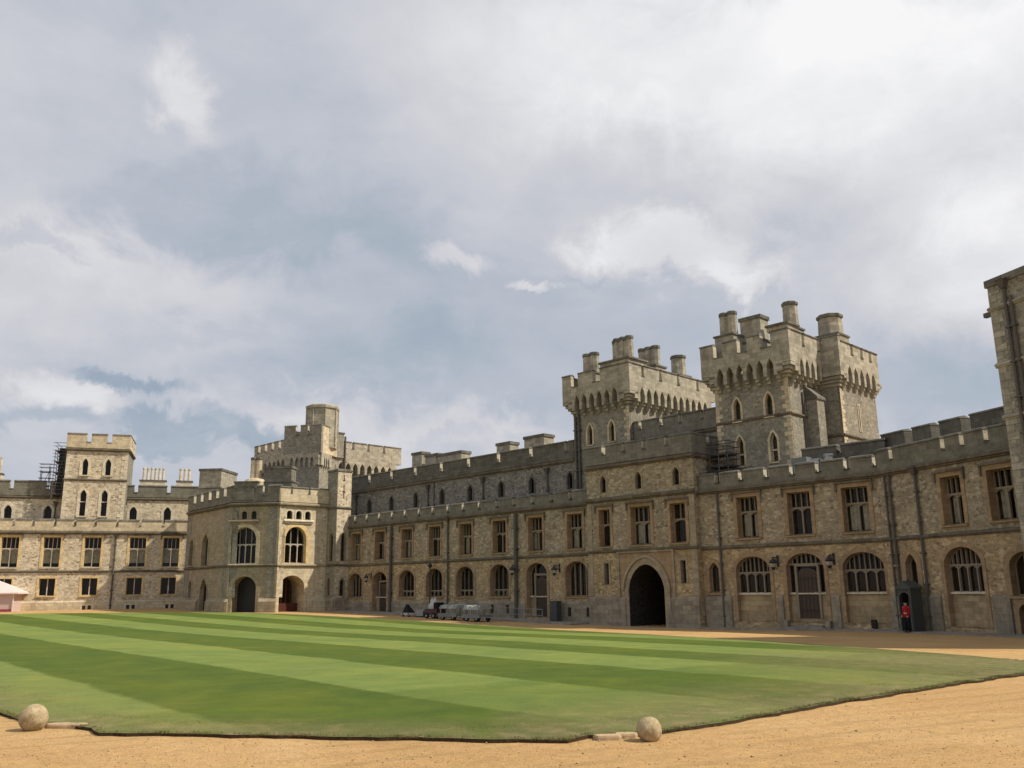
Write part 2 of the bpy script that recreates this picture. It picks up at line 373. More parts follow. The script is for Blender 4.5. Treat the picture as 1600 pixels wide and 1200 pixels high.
# ------------------------------------------------------------------ ground surface
CP = [(0, 0, .95), (-12, 14, .95), (10, 12, .92), (30, 20, .75), (17, 30, .6), (0, 45, .65), (8, 70, .03), (14, 66.5, .03), (20, 61, .1), (24, 58, .2), (26, 50, .25),
      (-3, 88, .5), (-12, 96, .72), (-19, 102, .9), (-32, 104, 1.0), (-45, 118, 1.25), (-62, 112, 1.2), (-50, 60, .95), (-30, 30, .95), (-90, 90, 1.1), (-60, 0, 1),
      (0, -40, 1), (60, 0, .7), (60, 60, .3), (0, 140, 1.1), (-100, 140, 1.3), (60, 100, .3)]
_P = np.array(CP, float); _n = len(_P)
def _K(r2): return np.where(r2 > 0, .5 * r2 * np.log(np.maximum(r2, 1e-12)), 0)
_A = np.zeros((_n + 3, _n + 3)); _A[:_n, :_n] = _K(((_P[:, None, :2] - _P[None, :, :2]) ** 2).sum(-1)) + np.eye(_n) * 60
_A[:_n, _n] = 1; _A[_n, :_n] = 1; _A[:_n, _n + 1:] = _P[:, :2]; _A[_n + 1:, :_n] = _P[:, :2].T
_W = np.linalg.solve(_A, np.r_[_P[:, 2], 0, 0, 0])
def G(x, y):
    r2 = (x - _P[:, 0]) ** 2 + (y - _P[:, 1]) ** 2
    return min(1.3, max(-.1, float(_K(r2) @ _W[:_n] + _W[_n] + _W[_n + 1] * x + _W[_n + 2] * y)))

# ------------------------------------------------------------------ frames and mesh helpers
class Fr:
    """upright frame: s runs along a wall, d outwards from it, z up"""
    def __init__(s, O, az=None, u=None, n=None):
        s.O = Vector((O[0], O[1]))
        if u is None:
            a = rad(az); u = (math.sin(a), math.cos(a))
        s.u = Vector(u)
        s.n = Vector(n) if n is not None else Vector((s.u[1], -s.u[0]))
    def P(s, a, d, z):
        q = s.O + s.u * a + s.n * d
        return Vector((q[0], q[1], z))
    def right(s, a, d):   # the face that looks along +u; its own s runs backwards from the corner
        return Fr(s.O + s.u * a + s.n * d, u=-s.n, n=s.u)
    def left(s, a, d):    # the face that looks along -u; its own s runs forwards from the back corner
        return Fr(s.O + s.u * a + s.n * d, u=s.n, n=-s.u)
    def at(s, px, py, d=0):
        r = ray(px, py); q = s.O + s.n * d
        t = q.dot(s.n) / Vector((r.x, r.y)).dot(s.n)
        p = Vector((r.x, r.y)) * t
        return (p - s.O).dot(s.u), EYE + r.z * t
class MB:
    def __init__(s): s.v = []; s.f = []; s.mi = []; s.mats = []
    def m(s, name):
        if name not in s.mats: s.mats.append(name)
        return s.mats.index(name)
    def face(s, pts, mat):
        k = len(s.v); s.v += [Vector(p) for p in pts]; s.f.append(list(range(k, k + len(pts)))); s.mi.append(s.m(mat))
    def hexa(s, p, mat):
        k = len(s.v); s.v += [Vector(q) for q in p]; m = s.m(mat)
        for f in ((0, 3, 2, 1), (4, 5, 6, 7), (0, 1, 5, 4), (1, 2, 6, 5), (2, 3, 7, 6), (3, 0, 4, 7)):
            s.f.append([k + i for i in f]); s.mi.append(m)
    def box(s, fr, s0, s1, d0, d1, z0, z1, mat):
        s.hexa([fr.P(s0, d0, z0), fr.P(s1, d0, z0), fr.P(s1, d1, z0), fr.P(s0, d1, z0),
                fr.P(s0, d0, z1), fr.P(s1, d0, z1), fr.P(s1, d1, z1), fr.P(s0, d1, z1)], mat)
    def wedge(s, fr, s0, s1, d0, d1, z0, zb, zf, mat):  # box whose top slopes from zb (back, d0) to zf (front, d1)
        s.hexa([fr.P(s0, d0, z0), fr.P(s1, d0, z0), fr.P(s1, d1, z0), fr.P(s0, d1, z0),
                fr.P(s0, d0, zb), fr.P(s1, d0, zb), fr.P(s1, d1, zf), fr.P(s0, d1, zf)], mat)
    def sheet(s, fr, outline, holes, d, mat):
        loops = [outline] + holes
        tri = tessellate_polygon([[Vector((a, z, 0)) for a, z in l] for l in loops])
        flat = [p for l in loops for p in l]
        k = len(s.v); s.v += [fr.P(a, d, z) for a, z in flat]; m = s.m(mat)
        for t_ in tri:
            a, b, c_ = (flat[i] for i in t_)
            cr = (b[0] - a[0]) * (c_[1] - a[1]) - (b[1] - a[1]) * (c_[0] - a[0])
            if abs(cr) < 1e-9: continue
            # u x z = -n for our frames (u right, z up, n towards viewer): CCW in (s,z) faces the viewer
            q = list(t_) if cr > 0 else [t_[0], t_[2], t_[1]]
            s.f.append([k + i for i in q]); s.mi.append(m)
    def rim(s, fr, pts, d0, d1, mat, closed=True):
        n = len(pts)
        for i in range(n if closed else n - 1):
            a, b = pts[i], pts[(i + 1) % n]
            s.face([fr.P(a[0], d0, a[1]), fr.P(b[0], d0, b[1]), fr.P(b[0], d1, b[1]), fr.P(a[0], d1, a[1])], mat)
    def prism(s, fr, pts, d0, d1, mat, holes=()):
        s.sheet(fr, pts, list(holes), d1, mat); s.sheet(fr, pts, list(holes), d0, mat)
        s.rim(fr, pts, d0, d1, mat)
        for h in holes: s.rim(fr, h, d0, d1, mat)
    def ring(s, loops, mat, cap0=True, cap1=True):   # loft of equal loops
        k = len(s.v); n = len(loops[0]); m = s.m(mat)
        for l in loops: s.v += [Vector(p) for p in l]
        for j in range(len(loops) - 1):
            for i in range(n):
                a = k + j * n + i; b = k + j * n + (i + 1) % n
                s.f.append([a, b, b + n, a + n]); s.mi.append(m)
        if cap0: s.f.append([k + i for i in range(n)][::-1]); s.mi.append(m)
        if cap1: s.f.append([k + (len(loops) - 1) * n + i for i in range(n)]); s.mi.append(m)
    def lathe(s, c, prof, mat, n=16, a0=0.0):
        s.ring([[(c[0] + r * math.cos(a0 + 2 * math.pi * i / n), c[1] + r * math.sin(a0 + 2 * math.pi * i / n), c[2] + z) for i in range(n)] for r, z in prof], mat)
    def tube(s, p, q, r, mat, n=8, r2=None):
        p, q = Vector(p), Vector(q); ax = (q - p).normalized()
        a = ax.orthogonal().normalized(); b = ax.cross(a); r2 = r if r2 is None else r2
        s.ring([[p + (a * math.cos(2 * math.pi * i / n) + b * math.sin(2 * math.pi * i / n)) * r for i in range(n)],
                [q + (a * math.cos(2 * math.pi * i / n) + b * math.sin(2 * math.pi * i / n)) * r2 for i in range(n)]], mat)
    def build(s, name, parent=None, root=None, smooth=False, label=None):
        me = bpy.data.meshes.new(name)
        o0 = Vector((0, 0, 0)) if root is None else root.location
        me.from_pydata([tuple(v - o0) for v in s.v], [], s.f)
        for m in s.mats: me.materials.append(MAT[m])
        me.polygons.foreach_set('material_index', s.mi)
        if smooth: me.polygons.foreach_set('use_smooth', [True] * len(s.f))
        me.update()
        o = bpy.data.objects.new(name, me); COL.objects.link(o)
        if parent is not None: o.parent = parent
        if label: o['label'] = label
        return o
def build_split(mb, name, parent, root):
    """every separate piece gathered in mb becomes a part of its own"""
    par = list(range(len(mb.v)))
    def find(i):
        while par[i] != i: par[i] = par[par[i]]; i = par[i]
        return i
    for f in mb.f:
        for i in f[1:]: par[find(i)] = find(f[0])
    groups = {}
    for f, m in zip(mb.f, mb.mi): groups.setdefault(find(f[0]), []).append((f, m))
    for fs in groups.values():
        q = MB(); ix = {}; q.mats = mb.mats
        for f, m in fs:
            for i in f:
                if i not in ix: ix[i] = len(q.v); q.v.append(mb.v[i])
            q.f.append([ix[i] for i in f]); q.mi.append(m)
        used = sorted(set(q.mi)); q.mats = [mb.mats[i] for i in used]; q.mi = [used.index(i) for i in q.mi]
        q.build(name, parent, root)
def thing(name, label, cat, loc, group=None):
    o = bpy.data.objects.new(name, None); COL.objects.link(o)
    o.location = loc; o.empty_display_size = .5
    o['label'] = label; o['category'] = cat
    if group: o['group'] = group
    return o
def tag(o, label, cat, group=None):
    o['label'] = label; o['category'] = cat
    if group: o['group'] = group
    return o

# opening outlines, counter-clockwise from lower left: list of (s, z)
def rect(c, w, z0, z1): return [(c - w / 2, z0), (c + w / 2, z0), (c + w / 2, z1), (c - w / 2, z1)]
def arch(c, w, z0, zs, zt, q=2.2, n=8, p=None):
    r = w / 2; pts = [(c - r, z0), (c + r, z0)]
    for i in range(2 * n + 1):
        t_ = math.cos(math.pi * i / (2 * n)); x = r * t_
        pts.append((c + x, zs + (zt - zs) * (1 - abs(t_) ** q) ** (p or 1 / (1 + .9 * (q > 1.9)))))
    return pts
def top_at(pts, s):   # height of an outline at s
    best = None
    for i in range(len(pts)):
        a, b = pts[i], pts[(i + 1) % len(pts)]
        if min(a[0], b[0]) - 1e-6 <= s <= max(a[0], b[0]) + 1e-6 and abs(a[0] - b[0]) > 1e-6:
            z = a[1] + (b[1] - a[1]) * (s - a[0]) / (b[0] - a[0])
            best = z if best is None else max(best, z)
    return best if best is not None else max(p[1] for p in pts)
def grow(pts, k, bottom=True):
    c = sum(p[0] for p in pts) / len(pts)
    s0, s1 = min(p[0] for p in pts), max(p[0] for p in pts); z0, z1 = min(p[1] for p in pts), max(p[1] for p in pts)
    cs, cz = (s0 + s1) / 2, (z0 + z1) / 2
    out = []
    for a, z in pts:
        na = cs + (a - cs) * (1 + 2 * k / (s1 - s0))
        nz = (z + (k if z > cz else 0) * ((z - cz) / (z1 - cz))) if z >= cz else (z - (k if bottom else 0))
        out.append((na, nz))
    return out

def window(root, fr, pts, d=0, reveal=.42, cols=2, ucols=None, transom=None, surround='dressing_tan', sw=.28, hood=False, sill=True,
           mull='mullion_stone', curtain=0, bar=.10, panel=None, door=None, name='window', heads=True, proud=.05, smat=None):
    """a stone-framed window in a wall whose sheet has the same outline cut out"""
    b = MB(); s0, s1 = min(p[0] for p in pts), max(p[0] for p in pts); z0, z1 = min(p[1] for p in pts), max(p[1] for p in pts)
    w = s1 - s0; rv = d - reveal
    if sw:
        o_ = grow(pts, sw, False)
        o_ = [(a, max(z, z0)) for a, z in o_]
        b.sheet(fr, o_, [pts], d + proud, surround) if False else None
        # surround as two closed prisms' worth of geometry: ring front + outer rim
        n = len(pts)
        for i in range(1, n):
            a, c_ = pts[i], pts[(i + 1) % n]; A, C = o_[i], o_[(i + 1) % n]
            b.face([fr.P(a[0], d + proud, a[1]), fr.P(A[0], d + proud, A[1]), fr.P(C[0], d + proud, C[1]), fr.P(c_[0], d + proud, c_[1])], surround)
            b.face([fr.P(A[0], d + proud, A[1]), fr.P(C[0], d + proud, C[1]), fr.P(C[0], d - .02, C[1]), fr.P(A[0], d - .02, A[1])], surround)
        b.rim(fr, pts, rv - .5, d + proud, surround)
    else:
        b.rim(fr, pts, rv - .5, d, surround)
    if hood:
        b.box(fr, s0 - sw - .12, s1 + sw + .12, d + .002, d + .20, z1 + sw + .003, z1 + sw + .15, 'string_stone')
        for q in (s0 - sw - .12, s1 + sw + .0): b.box(fr, q, q + .12, d + .002, d + .16, z1 + sw - .55, z1 + sw, 'string_stone')
    if sill:
        b.wedge(fr, s0 - sw * .8, s1 + sw * .8, d - reveal + .02, d + .16, z0 - .16, z0 + .06, z0 - .08, smat or surround)
    # dark room behind the glass
    g = grow(pts, -.001, True)
    b.sheet(fr, pts, [], rv - .5, 'dark_room')
    wo = b.build(name, root, root)
    zw = z0
    f = MB()
    if panel:   # stone panel filling the foot of the opening
        zw = panel
        p_ = MB(); p_.box(fr, s0 + .003, s1 - .003, rv + .0, rv + .16, z0 + .0, zw - .1, 'panel_sand'); p_.wedge(fr, s0 + .003, s1 - .003, rv, rv + .3, zw - .098, zw + .06, zw - .02, 'dressing_pale')
        p_.build('spandrel_panel', wo, root)
    zt = transom
    def mull_bar(x, za, zb, th, dd=(.04, .20)):
        zb = min(zb, top_at(pts, x - th / 2), top_at(pts, x + th / 2))
        if zb > za + .05: f.box(fr, x - th / 2, x + th / 2, rv + dd[0], rv + dd[1], za, zb, mull)
    lo = zt if zt else z1
    skip = None
    if door: skip = (door[0] - door[1] / 2 - bar / 2, door[0] + door[1] / 2 + bar / 2)
    for i in range(1, cols):
        x = s0 + w * i / cols
        if skip and skip[0] < x < skip[1]: continue
        mull_bar(x, zw, lo if ucols else z1, bar)
    if zt:
        f.box(fr, s0 + .002, s1 - .002, rv + .035, rv + .215, zt - bar * .6, zt + bar * .6, mull)
        uc = ucols or cols
        for i in range(1, uc):
            mull_bar(s0 + w * i / uc, zt + bar * .6, z1, bar * (.6 if uc > cols else 1.0))
    if heads:   # little arched heads closing each light
        for (n_, zz) in ((cols, (zt - bar * .6) if zt else None),):
            if zz is None: continue
            for i in range(n_):
                a, c_ = s0 + w * i / n_, s0 + w * (i + 1) / n_
                if skip and a < skip[1] and c_ > skip[0]: continue
                h = .22 * min(1.0, w / n_ / .5)
                m_ = (a + c_) / 2
                f.prism(fr, [(a + .003, zz), (a + .003, zz - h), (a + (m_ - a) * .5, zz - h * .35), (m_, zz - .01)], rv + .06, rv + .17, mull)
                f.prism(fr, [(c_ - .003, zz), (m_, zz - .01), (c_ - (c_ - m_) * .5, zz - h * .35), (c_ - .003, zz - h)], rv + .06, rv + .17, mull)
    # frame against the reveal
    f.rim(fr, [(a, z) for a, z in pts], rv + .02, rv + .10, mull) if False else None
    th = .06
    inner = grow(pts, -th, True); n = len(pts)
    inner = [(a, max(z, zw + th) if z < (z0 + z1) / 2 else z) for a, z in inner]
    outer = [(a, max(z, zw)) for a, z in pts]
    for i in range(n):
        a, c_, A, C = outer[i], outer[(i + 1) % n], inner[i], inner[(i + 1) % n]
        f.face([fr.P(a[0], rv + .10, a[1]), fr.P(c_[0], rv + .10, c_[1]), fr.P(C[0], rv + .10, C[1]), fr.P(A[0], rv + .10, A[1])], mull)
        f.face([fr.P(A[0], rv + .10, A[1]), fr.P(C[0], rv + .10, C[1]), fr.P(C[0], rv + .0, C[1]), fr.P(A[0], rv + .0, A[1])], mull)
    f.build('window_frame', wo, root)
    gl = MB(); gl.sheet(fr, outer if panel else pts, [], rv + .02, 'window_glass'); gl.build('pane', wo, root)
    if curtain:
        cu = MB(); uw = w / cols
        zt_ = (zt or z1) - .05
        for i in range(cols):
            a = s0 + uw * i; 
            if curtain == 1: x0, x1 = a + uw * .22, a + uw * .80
            elif curtain == 2: x0, x1 = a + uw * .05, a + uw * .95
            else: x0, x1 = (a + uw * .1, a + uw * .5) if i % 2 == 0 else (a + uw * .5, a + uw * .9)
            k = 5
            zz0 = zw + (.12 if curtain != 2 else .5)
            for j in range(k):
                xa, xb = x0 + (x1 - x0) * j / k, x0 + (x1 - x0) * (j + 1) / k
                da, db = (-.12, -.06) if j % 2 else (-.06, -.12)
                cu.face([fr.P(xa, rv + da, zz0), fr.P(xb, rv + db, zz0), fr.P(xb, rv + db, zt_), fr.P(xa, rv + da, zt_)], 'curtain')
        cu.build('curtain', wo, root)
    if door:
        dc, dw, dz0, dz1 = door
        db = MB(); zs = dz1 - .45
        db.prism(fr, arch(dc, dw, dz0, zs, dz1, 2.2, 5), rv + .10, rv + .20, 'door_wood')
        for i in range(-2, 3): db.box(fr, dc + i * dw / 5.2 - .02, dc + i * dw / 5.2 + .02, rv + .202, rv + .225, dz0 + .1, zs, 'door_wood')
        for q in (dz0 + .5, zs - .3): db.box(fr, dc - dw / 2 + .05, dc + dw / 2 - .05, rv + .227, rv + .245, q, q + .07, 'iron')
        do = db.build('door', root, root)
        jm = MB()
        for q in (-1, 1): jm.box(fr, dc + q * (dw / 2 + .09) - .08, dc + q * (dw / 2 + .09) + .08, rv + .05, rv + .3, dz0, dz1 + .12, mull)
        jm.box(fr, dc - dw / 2 - .17, dc + dw / 2 + .17, rv + .05, rv + .32, dz1 + .122, dz1 + .30, mull)
        jm.build('door_frame', do, root)
        hk = MB(); hk.lathe(fr.P(dc + dw * .36, rv + .23, (dz0 + dz1) / 2), [(.0, 0), (.06, .0), (.06, .08), (0, .08)], 'gold', 8)
        hk.build('handle', do, root)
    return wo

def lancet(root, fr, c, w, z0, z1, d=0, surround='dressing_pale', sw=.22, cols=1, tr=None, **k):
    pts = arch(c, w, z0, z1 - w * .75, z1, 1.6, 5)
    window(root, fr, pts, d, reveal=.35, cols=cols, transom=tr, surround=surround, sw=sw, heads=False, **k)
    return pts
def parapet(mb, fr, s0, s1, d, thick, z0, z1, notches, gap=.55, drop=.8, mat='ashlar_grey', cope='coping_stone', cheek='crenel_sunlit'):
    cur = s0; pts = [(s0, z0), (s1, z0)]; segs = []; top = []
    ns = sorted(n for n in notches if s0 + gap < n < s1 - gap)
    x = s0
    for n in ns: segs.append((x, n - gap / 2)); x = n + gap / 2
    segs.append((x, s1))
    for i, (a, b) in enumerate(reversed(segs)):
        top += [(b, z1), (a, z1)]
        if i < len(segs) - 1: top += [(a, z1 - drop), (a - gap, z1 - drop)]
    mb.prism(fr, pts + top, d - thick, d, mat)
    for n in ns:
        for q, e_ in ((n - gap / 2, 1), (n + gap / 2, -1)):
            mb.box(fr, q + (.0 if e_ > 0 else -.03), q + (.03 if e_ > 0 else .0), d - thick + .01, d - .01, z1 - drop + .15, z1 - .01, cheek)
    for a, b in segs:
        # weathered coping: slopes both ways
        e = .05
        mb.hexa([fr.P(a - e, d - thick - .06, z1 + .003), fr.P(b + e, d - thick - .06, z1 + .003), fr.P(b + e, d + .09, z1 + .003), fr.P(a - e, d + .09, z1 + .003),
                 fr.P(a - e + .05, d - thick * .55, z1 + .20), fr.P(b + e - .05, d - thick * .55, z1 + .20), fr.P(b + e - .02, d + .02, z1 + .12), fr.P(a - e + .02, d + .02, z1 + .12)], cope)
    for n in ns:
        mb.wedge(fr, n - gap / 2 + .003, n + gap / 2 - .003, d - thick - .03, d + .07, z1 - drop + .002, z1 - drop + .14, z1 - drop + .05, cope)
def string(mb, fr, s0, s1, d, z, h=.24, proj=.22, mat='string_stone'):
    pr = [(d + .002, z - h * .5), (d + proj * .5, z - h * .4), (d + proj * .55, z - .01), (d + proj, z + .01), (d + proj, z + h * .55), (d + .002, z + h)]
    mb.ring([[fr.P(s, q, y) for q, y in pr] for s in (s0, s1)], mat)
def corbels(mb, fr, s0, s1, d, proj, z0, z1, zt, n, mat='ashlar_tower', margin=.6):
    """machicolation: pointed arches on stepped corbels under a projecting parapet. d = shaft plane; z0 foot of corbels, z1 springing, zt top"""
    w = (s1 - s0 - 2 * margin) / n
    pts = [(s0, z1), (s0 + margin, z1)]
    for i in range(n):
        a = s0 + margin + i * w; b = a + w; o = w * .17
        pts += [(a + o, z1), (a + o, z1 + .55), (a + w * .28, z1 + .85), ((a + b) / 2, z1 + 1.15), (b - w * .28, z1 + .85), (b - o, z1 + .55), (b - o, z1)]
    pts += [(s1 - margin, z1), (s1, z1), (s1, zt), (s0, zt)]
    q = []
    for p in pts:
        if not q or (abs(q[-1][0] - p[0]) + abs(q[-1][1] - p[1])) > 1e-4: q.append(p)
    mb.prism(fr, q, d + .02, d + proj, mat)
    for i in range(n + 1):
        x = s0 + margin + i * w
        for k in range(3):
            hh = (z1 - z0) / 3
            mb.box(fr, x - w * .16, x + w * .16, d + .003, d + proj * (k + 1) / 3 - .01, z0 + hh * k + .002, z0 + hh * (k + 1), mat)
def corner_corbel(mb, fr, s0, s1, d, proj, z0, z1, mat='ashlar_tower'):
    for k in range(4):
        hh = (z1 - z0) / 4; p = proj * (k + 1) / 4
        mb.box(fr, s0, s1, d + .003, d + p, z0 + hh * k + .003, z0 + hh * (k + 1) - .02, mat)
def quoins(mb, fr, s, z0, z1, side, d=.03, mat='dressing_pale', a=.62, b=.36, h=.36, dep=None):
    z = z0; i = 0
    while z < z1 - .1:
        L_ = a if i % 2 else b
        hh = min(h, z1 - z)
        mb.box(fr, s if side > 0 else s - L_, s + L_ if side > 0 else s, d - .2, d, z + .012, z + hh - .012, mat)
        z += h; i += 1
def downpipe(root, fr, s, z0, z1, d, r=.075, hopper=True, name='downpipe'):
    b = MB(); b.tube(fr.P(s, d + r + .05, z0), fr.P(s, d + r + .05, z1), r, 'lead', 8)
    z = z0 + .8
    while z < z1 - .5:
        b.box(fr, s - r * 1.7, s + r * 1.7, d + .003, d + r * 2 + .07, z, z + .09, 'lead'); z += 1.9
    if hopper:
        b.hexa([fr.P(s - .12, d + .02, z1 - .1), fr.P(s + .12, d + .02, z1 - .1), fr.P(s + .12, d + .28, z1 - .1), fr.P(s - .12, d + .28, z1 - .1),
                fr.P(s - .26, d + .01, z1 + .35), fr.P(s + .26, d + .01, z1 + .35), fr.P(s + .26, d + .40, z1 + .35), fr.P(s - .26, d + .40, z1 + .35)], 'lead')
        b.box(fr, s - .29, s + .29, d + .005, d + .43, z1 + .352, z1 + .43, 'lead')
    return b.build(name, root, root)
def chimney(root, fr, s, d, w, dep, z0, z1, kind='block', n=3, mat='ashlar_tower', base=None, rot=0):
    b = MB()
    if base: b.box(fr, s - w / 2 - .15, s + w / 2 + .15, d - dep / 2 - .15, d + dep / 2 + .15, base, z0, mat); b.box(fr, s - w / 2 - .25, s + w / 2 + .25, d - dep / 2 - .25, d + dep / 2 + .25, z0 + .002, z0 + .15, 'coping_stone')
    if kind == 'block':
        b.box(fr, s - w / 2, s + w / 2, d - dep / 2, d + dep / 2, z0 + .15, z1 - .3, mat)
        b.box(fr, s - w / 2 - .1, s + w / 2 + .1, d - dep / 2 - .1, d + dep / 2 + .1, z1 - .298, z1, 'coping_stone')
    elif kind == 'oct':
        step = w / n; r = step * .54
        for i in range(n):
            c = fr.P(s - w / 2 + step * (i + .5), d, 0)
            b.lathe(c, [(r * 1.06, z0 + .15), (r * 1.0, z1 - .34)], mat, 8, math.pi / 8)
            b.lathe(c, [(r * 1.02, z1 - .36), (r * 1.13, z1 - .27), (r * 1.13, z1 - .06), (r * 1.02, z1), (r * .7, z1), (r * .7, z1 - .2)], 'coping_stone', 8, math.pi / 8)
    elif kind == 'pots':
        b.box(fr, s - w / 2 - .1, s + w / 2 + .1, d - dep / 2, d + dep / 2, z0 - .3, z0, mat)
        step = w / n; r = step * .36
        for i in range(n):
            c = fr.P(s - w / 2 + step * (i + .5), d, 0)
            b.lathe(c, [(r * 1.1, z0 + .003), (r, z0 + .2), (r * .9, z1 - .25), (r * 1.15, z1 - .2), (r * 1.15, z1), (r * .7, z1), (r * .7, z1 - .2)], mat, 8)
    return b.build('chimney', root, root)
# ------------------------------------------------------------------ the frames of the place
RF = Fr((-19.1, 103.8), 135.6)      # south range, seen along its court front
BF = Fr((24.4, 59.2), 161)          # its last stretch, which turns towards the viewer
EF = Fr((-62.8, 113.2), 72)         # east range
def gloc(fr, s, d=0):
    p = fr.P(s, d, 0); return Vector((p.x, p.y, G(p.x, p.y)))
def cren(fr, xs, y, d=0): return [fr.at(x, y, d)[0] for x in xs]
def body(mb, fr, s0, s1, d0, d1, z0, z1, mat, roof='roof_lead', rz=None, left=True, right=True, back=True):
    """plain closed sides and roof behind a front sheet standing at d1"""
    if left: mb.face([fr.P(s0, d0, z0), fr.P(s0, d1, z0), fr.P(s0, d1, z1), fr.P(s0, d0, z1)], mat)
    if right: mb.face([fr.P(s1, d1, z0), fr.P(s1, d0, z0), fr.P(s1, d0, z1), fr.P(s1, d1, z1)], mat)
    if back: mb.face([fr.P(s1, d0, z0), fr.P(s0, d0, z0), fr.P(s0, d0, z1), fr.P(s1, d0, z1)], mat)
    q = z1 if rz is None else rz
    mb.face([fr.P(s0, d0, q), fr.P(s1, d0, q), fr.P(s1, d1, q), fr.P(s0, d1, q)], roof)

# ================= SOUTH RANGE, long part =================
root = thing('castle_range', 'long two-storey grey-brown stone range with fourteen arched windows and doors left of the gatehouse', 'building', gloc(RF, 18))
S0, S1 = -.1, 37.0
up = [1.70, 6.23, 11.08, 15.76, 20.58, 25.44, 30.24, 35.08]
lo = [1.70, 6.35, 11.15, 15.75, 20.48, 25.40, 30.33, 35.15]
W, wins = MB(), []
holes = []
for i, c in enumerate(up):
    pts = rect(c - .12, 1.8, 6.5, 9.5); holes.append(pts); wins.append(('up', i, pts))
for i, c in enumerate(lo):
    zt = 5.05 + .35 * min(1, i / 5)
    pts = arch(c - .12, 2.6, 2.45 if i not in (1, 6) else .8 if i == 1 else .65, zt - 1.0, zt, 2.0); holes.append(pts); wins.append(('lo', i, pts))
W.sheet(RF, [(S0, -1), (S1, -1), (S1, 10.4), (S0, 10.4)], holes, 0, 'rubble_warm')
body(W, RF, S0, S1, -3.0, 0, -1, 10.4, 'rubble_warm', rz=10.9, right=False, back=False)
W.build('wall', root, root)
T = MB()
string(T, RF, S0, S1, 0, 5.9, .2, .16)
string(T, RF, S0, S1, 0, 10.2, .3, .28)
T.wedge(RF, S0, S1, .002, .16, -1, 1.75, 1.6, 'plinth_stone') if False else None
build_split(T, 'string_course', root, root)
Pp = MB()
parapet(Pp, RF, S0, S1, .10, .5, 10.42, 11.45, cren(RF, (556.7, 574.7, 594, 614, 634, 656, 677.5, 701, 725, 750, 777.5, 804.5, 833.7, 863, 893), 795), .48, .75)
Pp.build('parapet', root, root)
for kind, i, pts in wins:
    if kind == 'up':
        window(root, RF, pts, 0, .62, 2, 4, 8.3, 'dressing_tan', .26, True, True, curtain=(3, 0, 1, 0, 1, 0, 3, 1)[i])
    else:
        dr = {1: (6.3, 1.25, .8, 3.9), 6: (30.33, 1.35, .65, 4.15)}.get(i)
        window(root, RF, pts, 0, .7, 4, None, 3.05 if i in (2, 3, 4, 5) else None, 'dressing_tan', .24, False, i not in (1, 6), door=dr, bar=.09, panel=(2.45 if dr else None), curtain=(0, 0, 0, 0, 0, 3, 0, 0)[i])
# stone dressings down the wall: plinth offset and light panels between windows
K = MB()
seg = [S0] + [q for c in (6.35, 30.33) for q in (c - 1.55, c + 1.55)] + [S1]
for a, b in zip(seg[::2], seg[1::2]): K.wedge(RF, a, b, .002, .14, -1, 2.0, 1.86, 'plinth_stone')
build_split(K, 'plinth', root, root)
for x, r, zt in ((613, .16, 10.0), (701, .085, 10.0), (808, .17, 10.0)):
    s_ = RF.at(x, 850)[0]; downpipe(root, RF, s_, .2, zt, .0 if r < .1 else .0, r, r < .1)
# basement lights
for x in (771, 795, 892, 921):
    s_, _ = RF.at(x, 955); z = 1.35 if x < 850 else 1.15
    b = MB(); b.box(RF, s_ - .16, s_ + .16, .142, .19, z - .4, z + .35, 'dark_room'); b.build('air_vent', root, root)
# upper storey set back behind the parapet
SB0, SB1, SD = -6.5, 32.53, -3.0
U = MB(); hol = []
uw = []
for x, y0, y1 in ((577.5, 784, 800), (612, 778, 796), (650, 772, 790), (691, 765, 786), (735, 759, 780), (783, 753, 775), (831, 746, 768), (890.6, 737, 762)):
    s_, z1_ = RF.at(x, y0, SD); z0_ = 12.2; z1_ = 13.75
    pts = arch(s_, .62, z0_, z1_ - .4, z1_, 1.6, 4); hol.append(pts); uw.append(pts)
U.sheet(RF, [(SB0, 10.2), (SB1, 10.2), (SB1, 14.85), (SB0, 14.85)], hol, SD, 'rubble_dark')
body(U, RF, SB0, SB1, -14, SD, 9, 14.85, 'rubble_dark', rz=15.3)
U.build('upper_wall', root, root)
for pts in uw: window(root, RF, pts, SD, .3, 1, surround='ashlar_dark', sw=.16, heads=False, sill=False, mull='lead')
T = MB(); string(T, RF, SB0, SB1, SD, 14.75, .25, .22); string(T, RF, SB0, SB1, SD, 11.55, .12, .10); build_split(T, 'upper_string_course', root, root)
Pp = MB(); parapet(Pp, RF, SB0, SB1, SD + .1, .55, 15.0, 16.62, cren(RF, (579, 613, 650, 690.6, 733, 780, 830.7, 886.7), 715, SD), .5, .95, 'ashlar_dark')
Pp.build('upper_parapet', root, root)
for x in (558, 670, 756, 857): downpipe(root, RF, RF.at(x, 770, SD)[0], 11.4, 14.0, SD, .08)
downpipe(root, RF, RF.at(679, 760, SD)[0], 11.4, 16.4, SD, .05, False)
for s_, d, w, dep, z1, k in ((3.1, -8, 1.9, 1.2, 19.45, 'block'), (6.0, -8, 2.3, 1.4, 18.9, 'block'), (9.2, -8, 4.4, 1.4, 18.7, 'block'), (18.3, -8, 2.1, 1.3, 18.75, 'block'), (23.1, -8, 2.9, 1.5, 18.9, 'block')):
    chimney(root, RF, s_, d, w, dep, 16.6, z1, k, base=15.3)

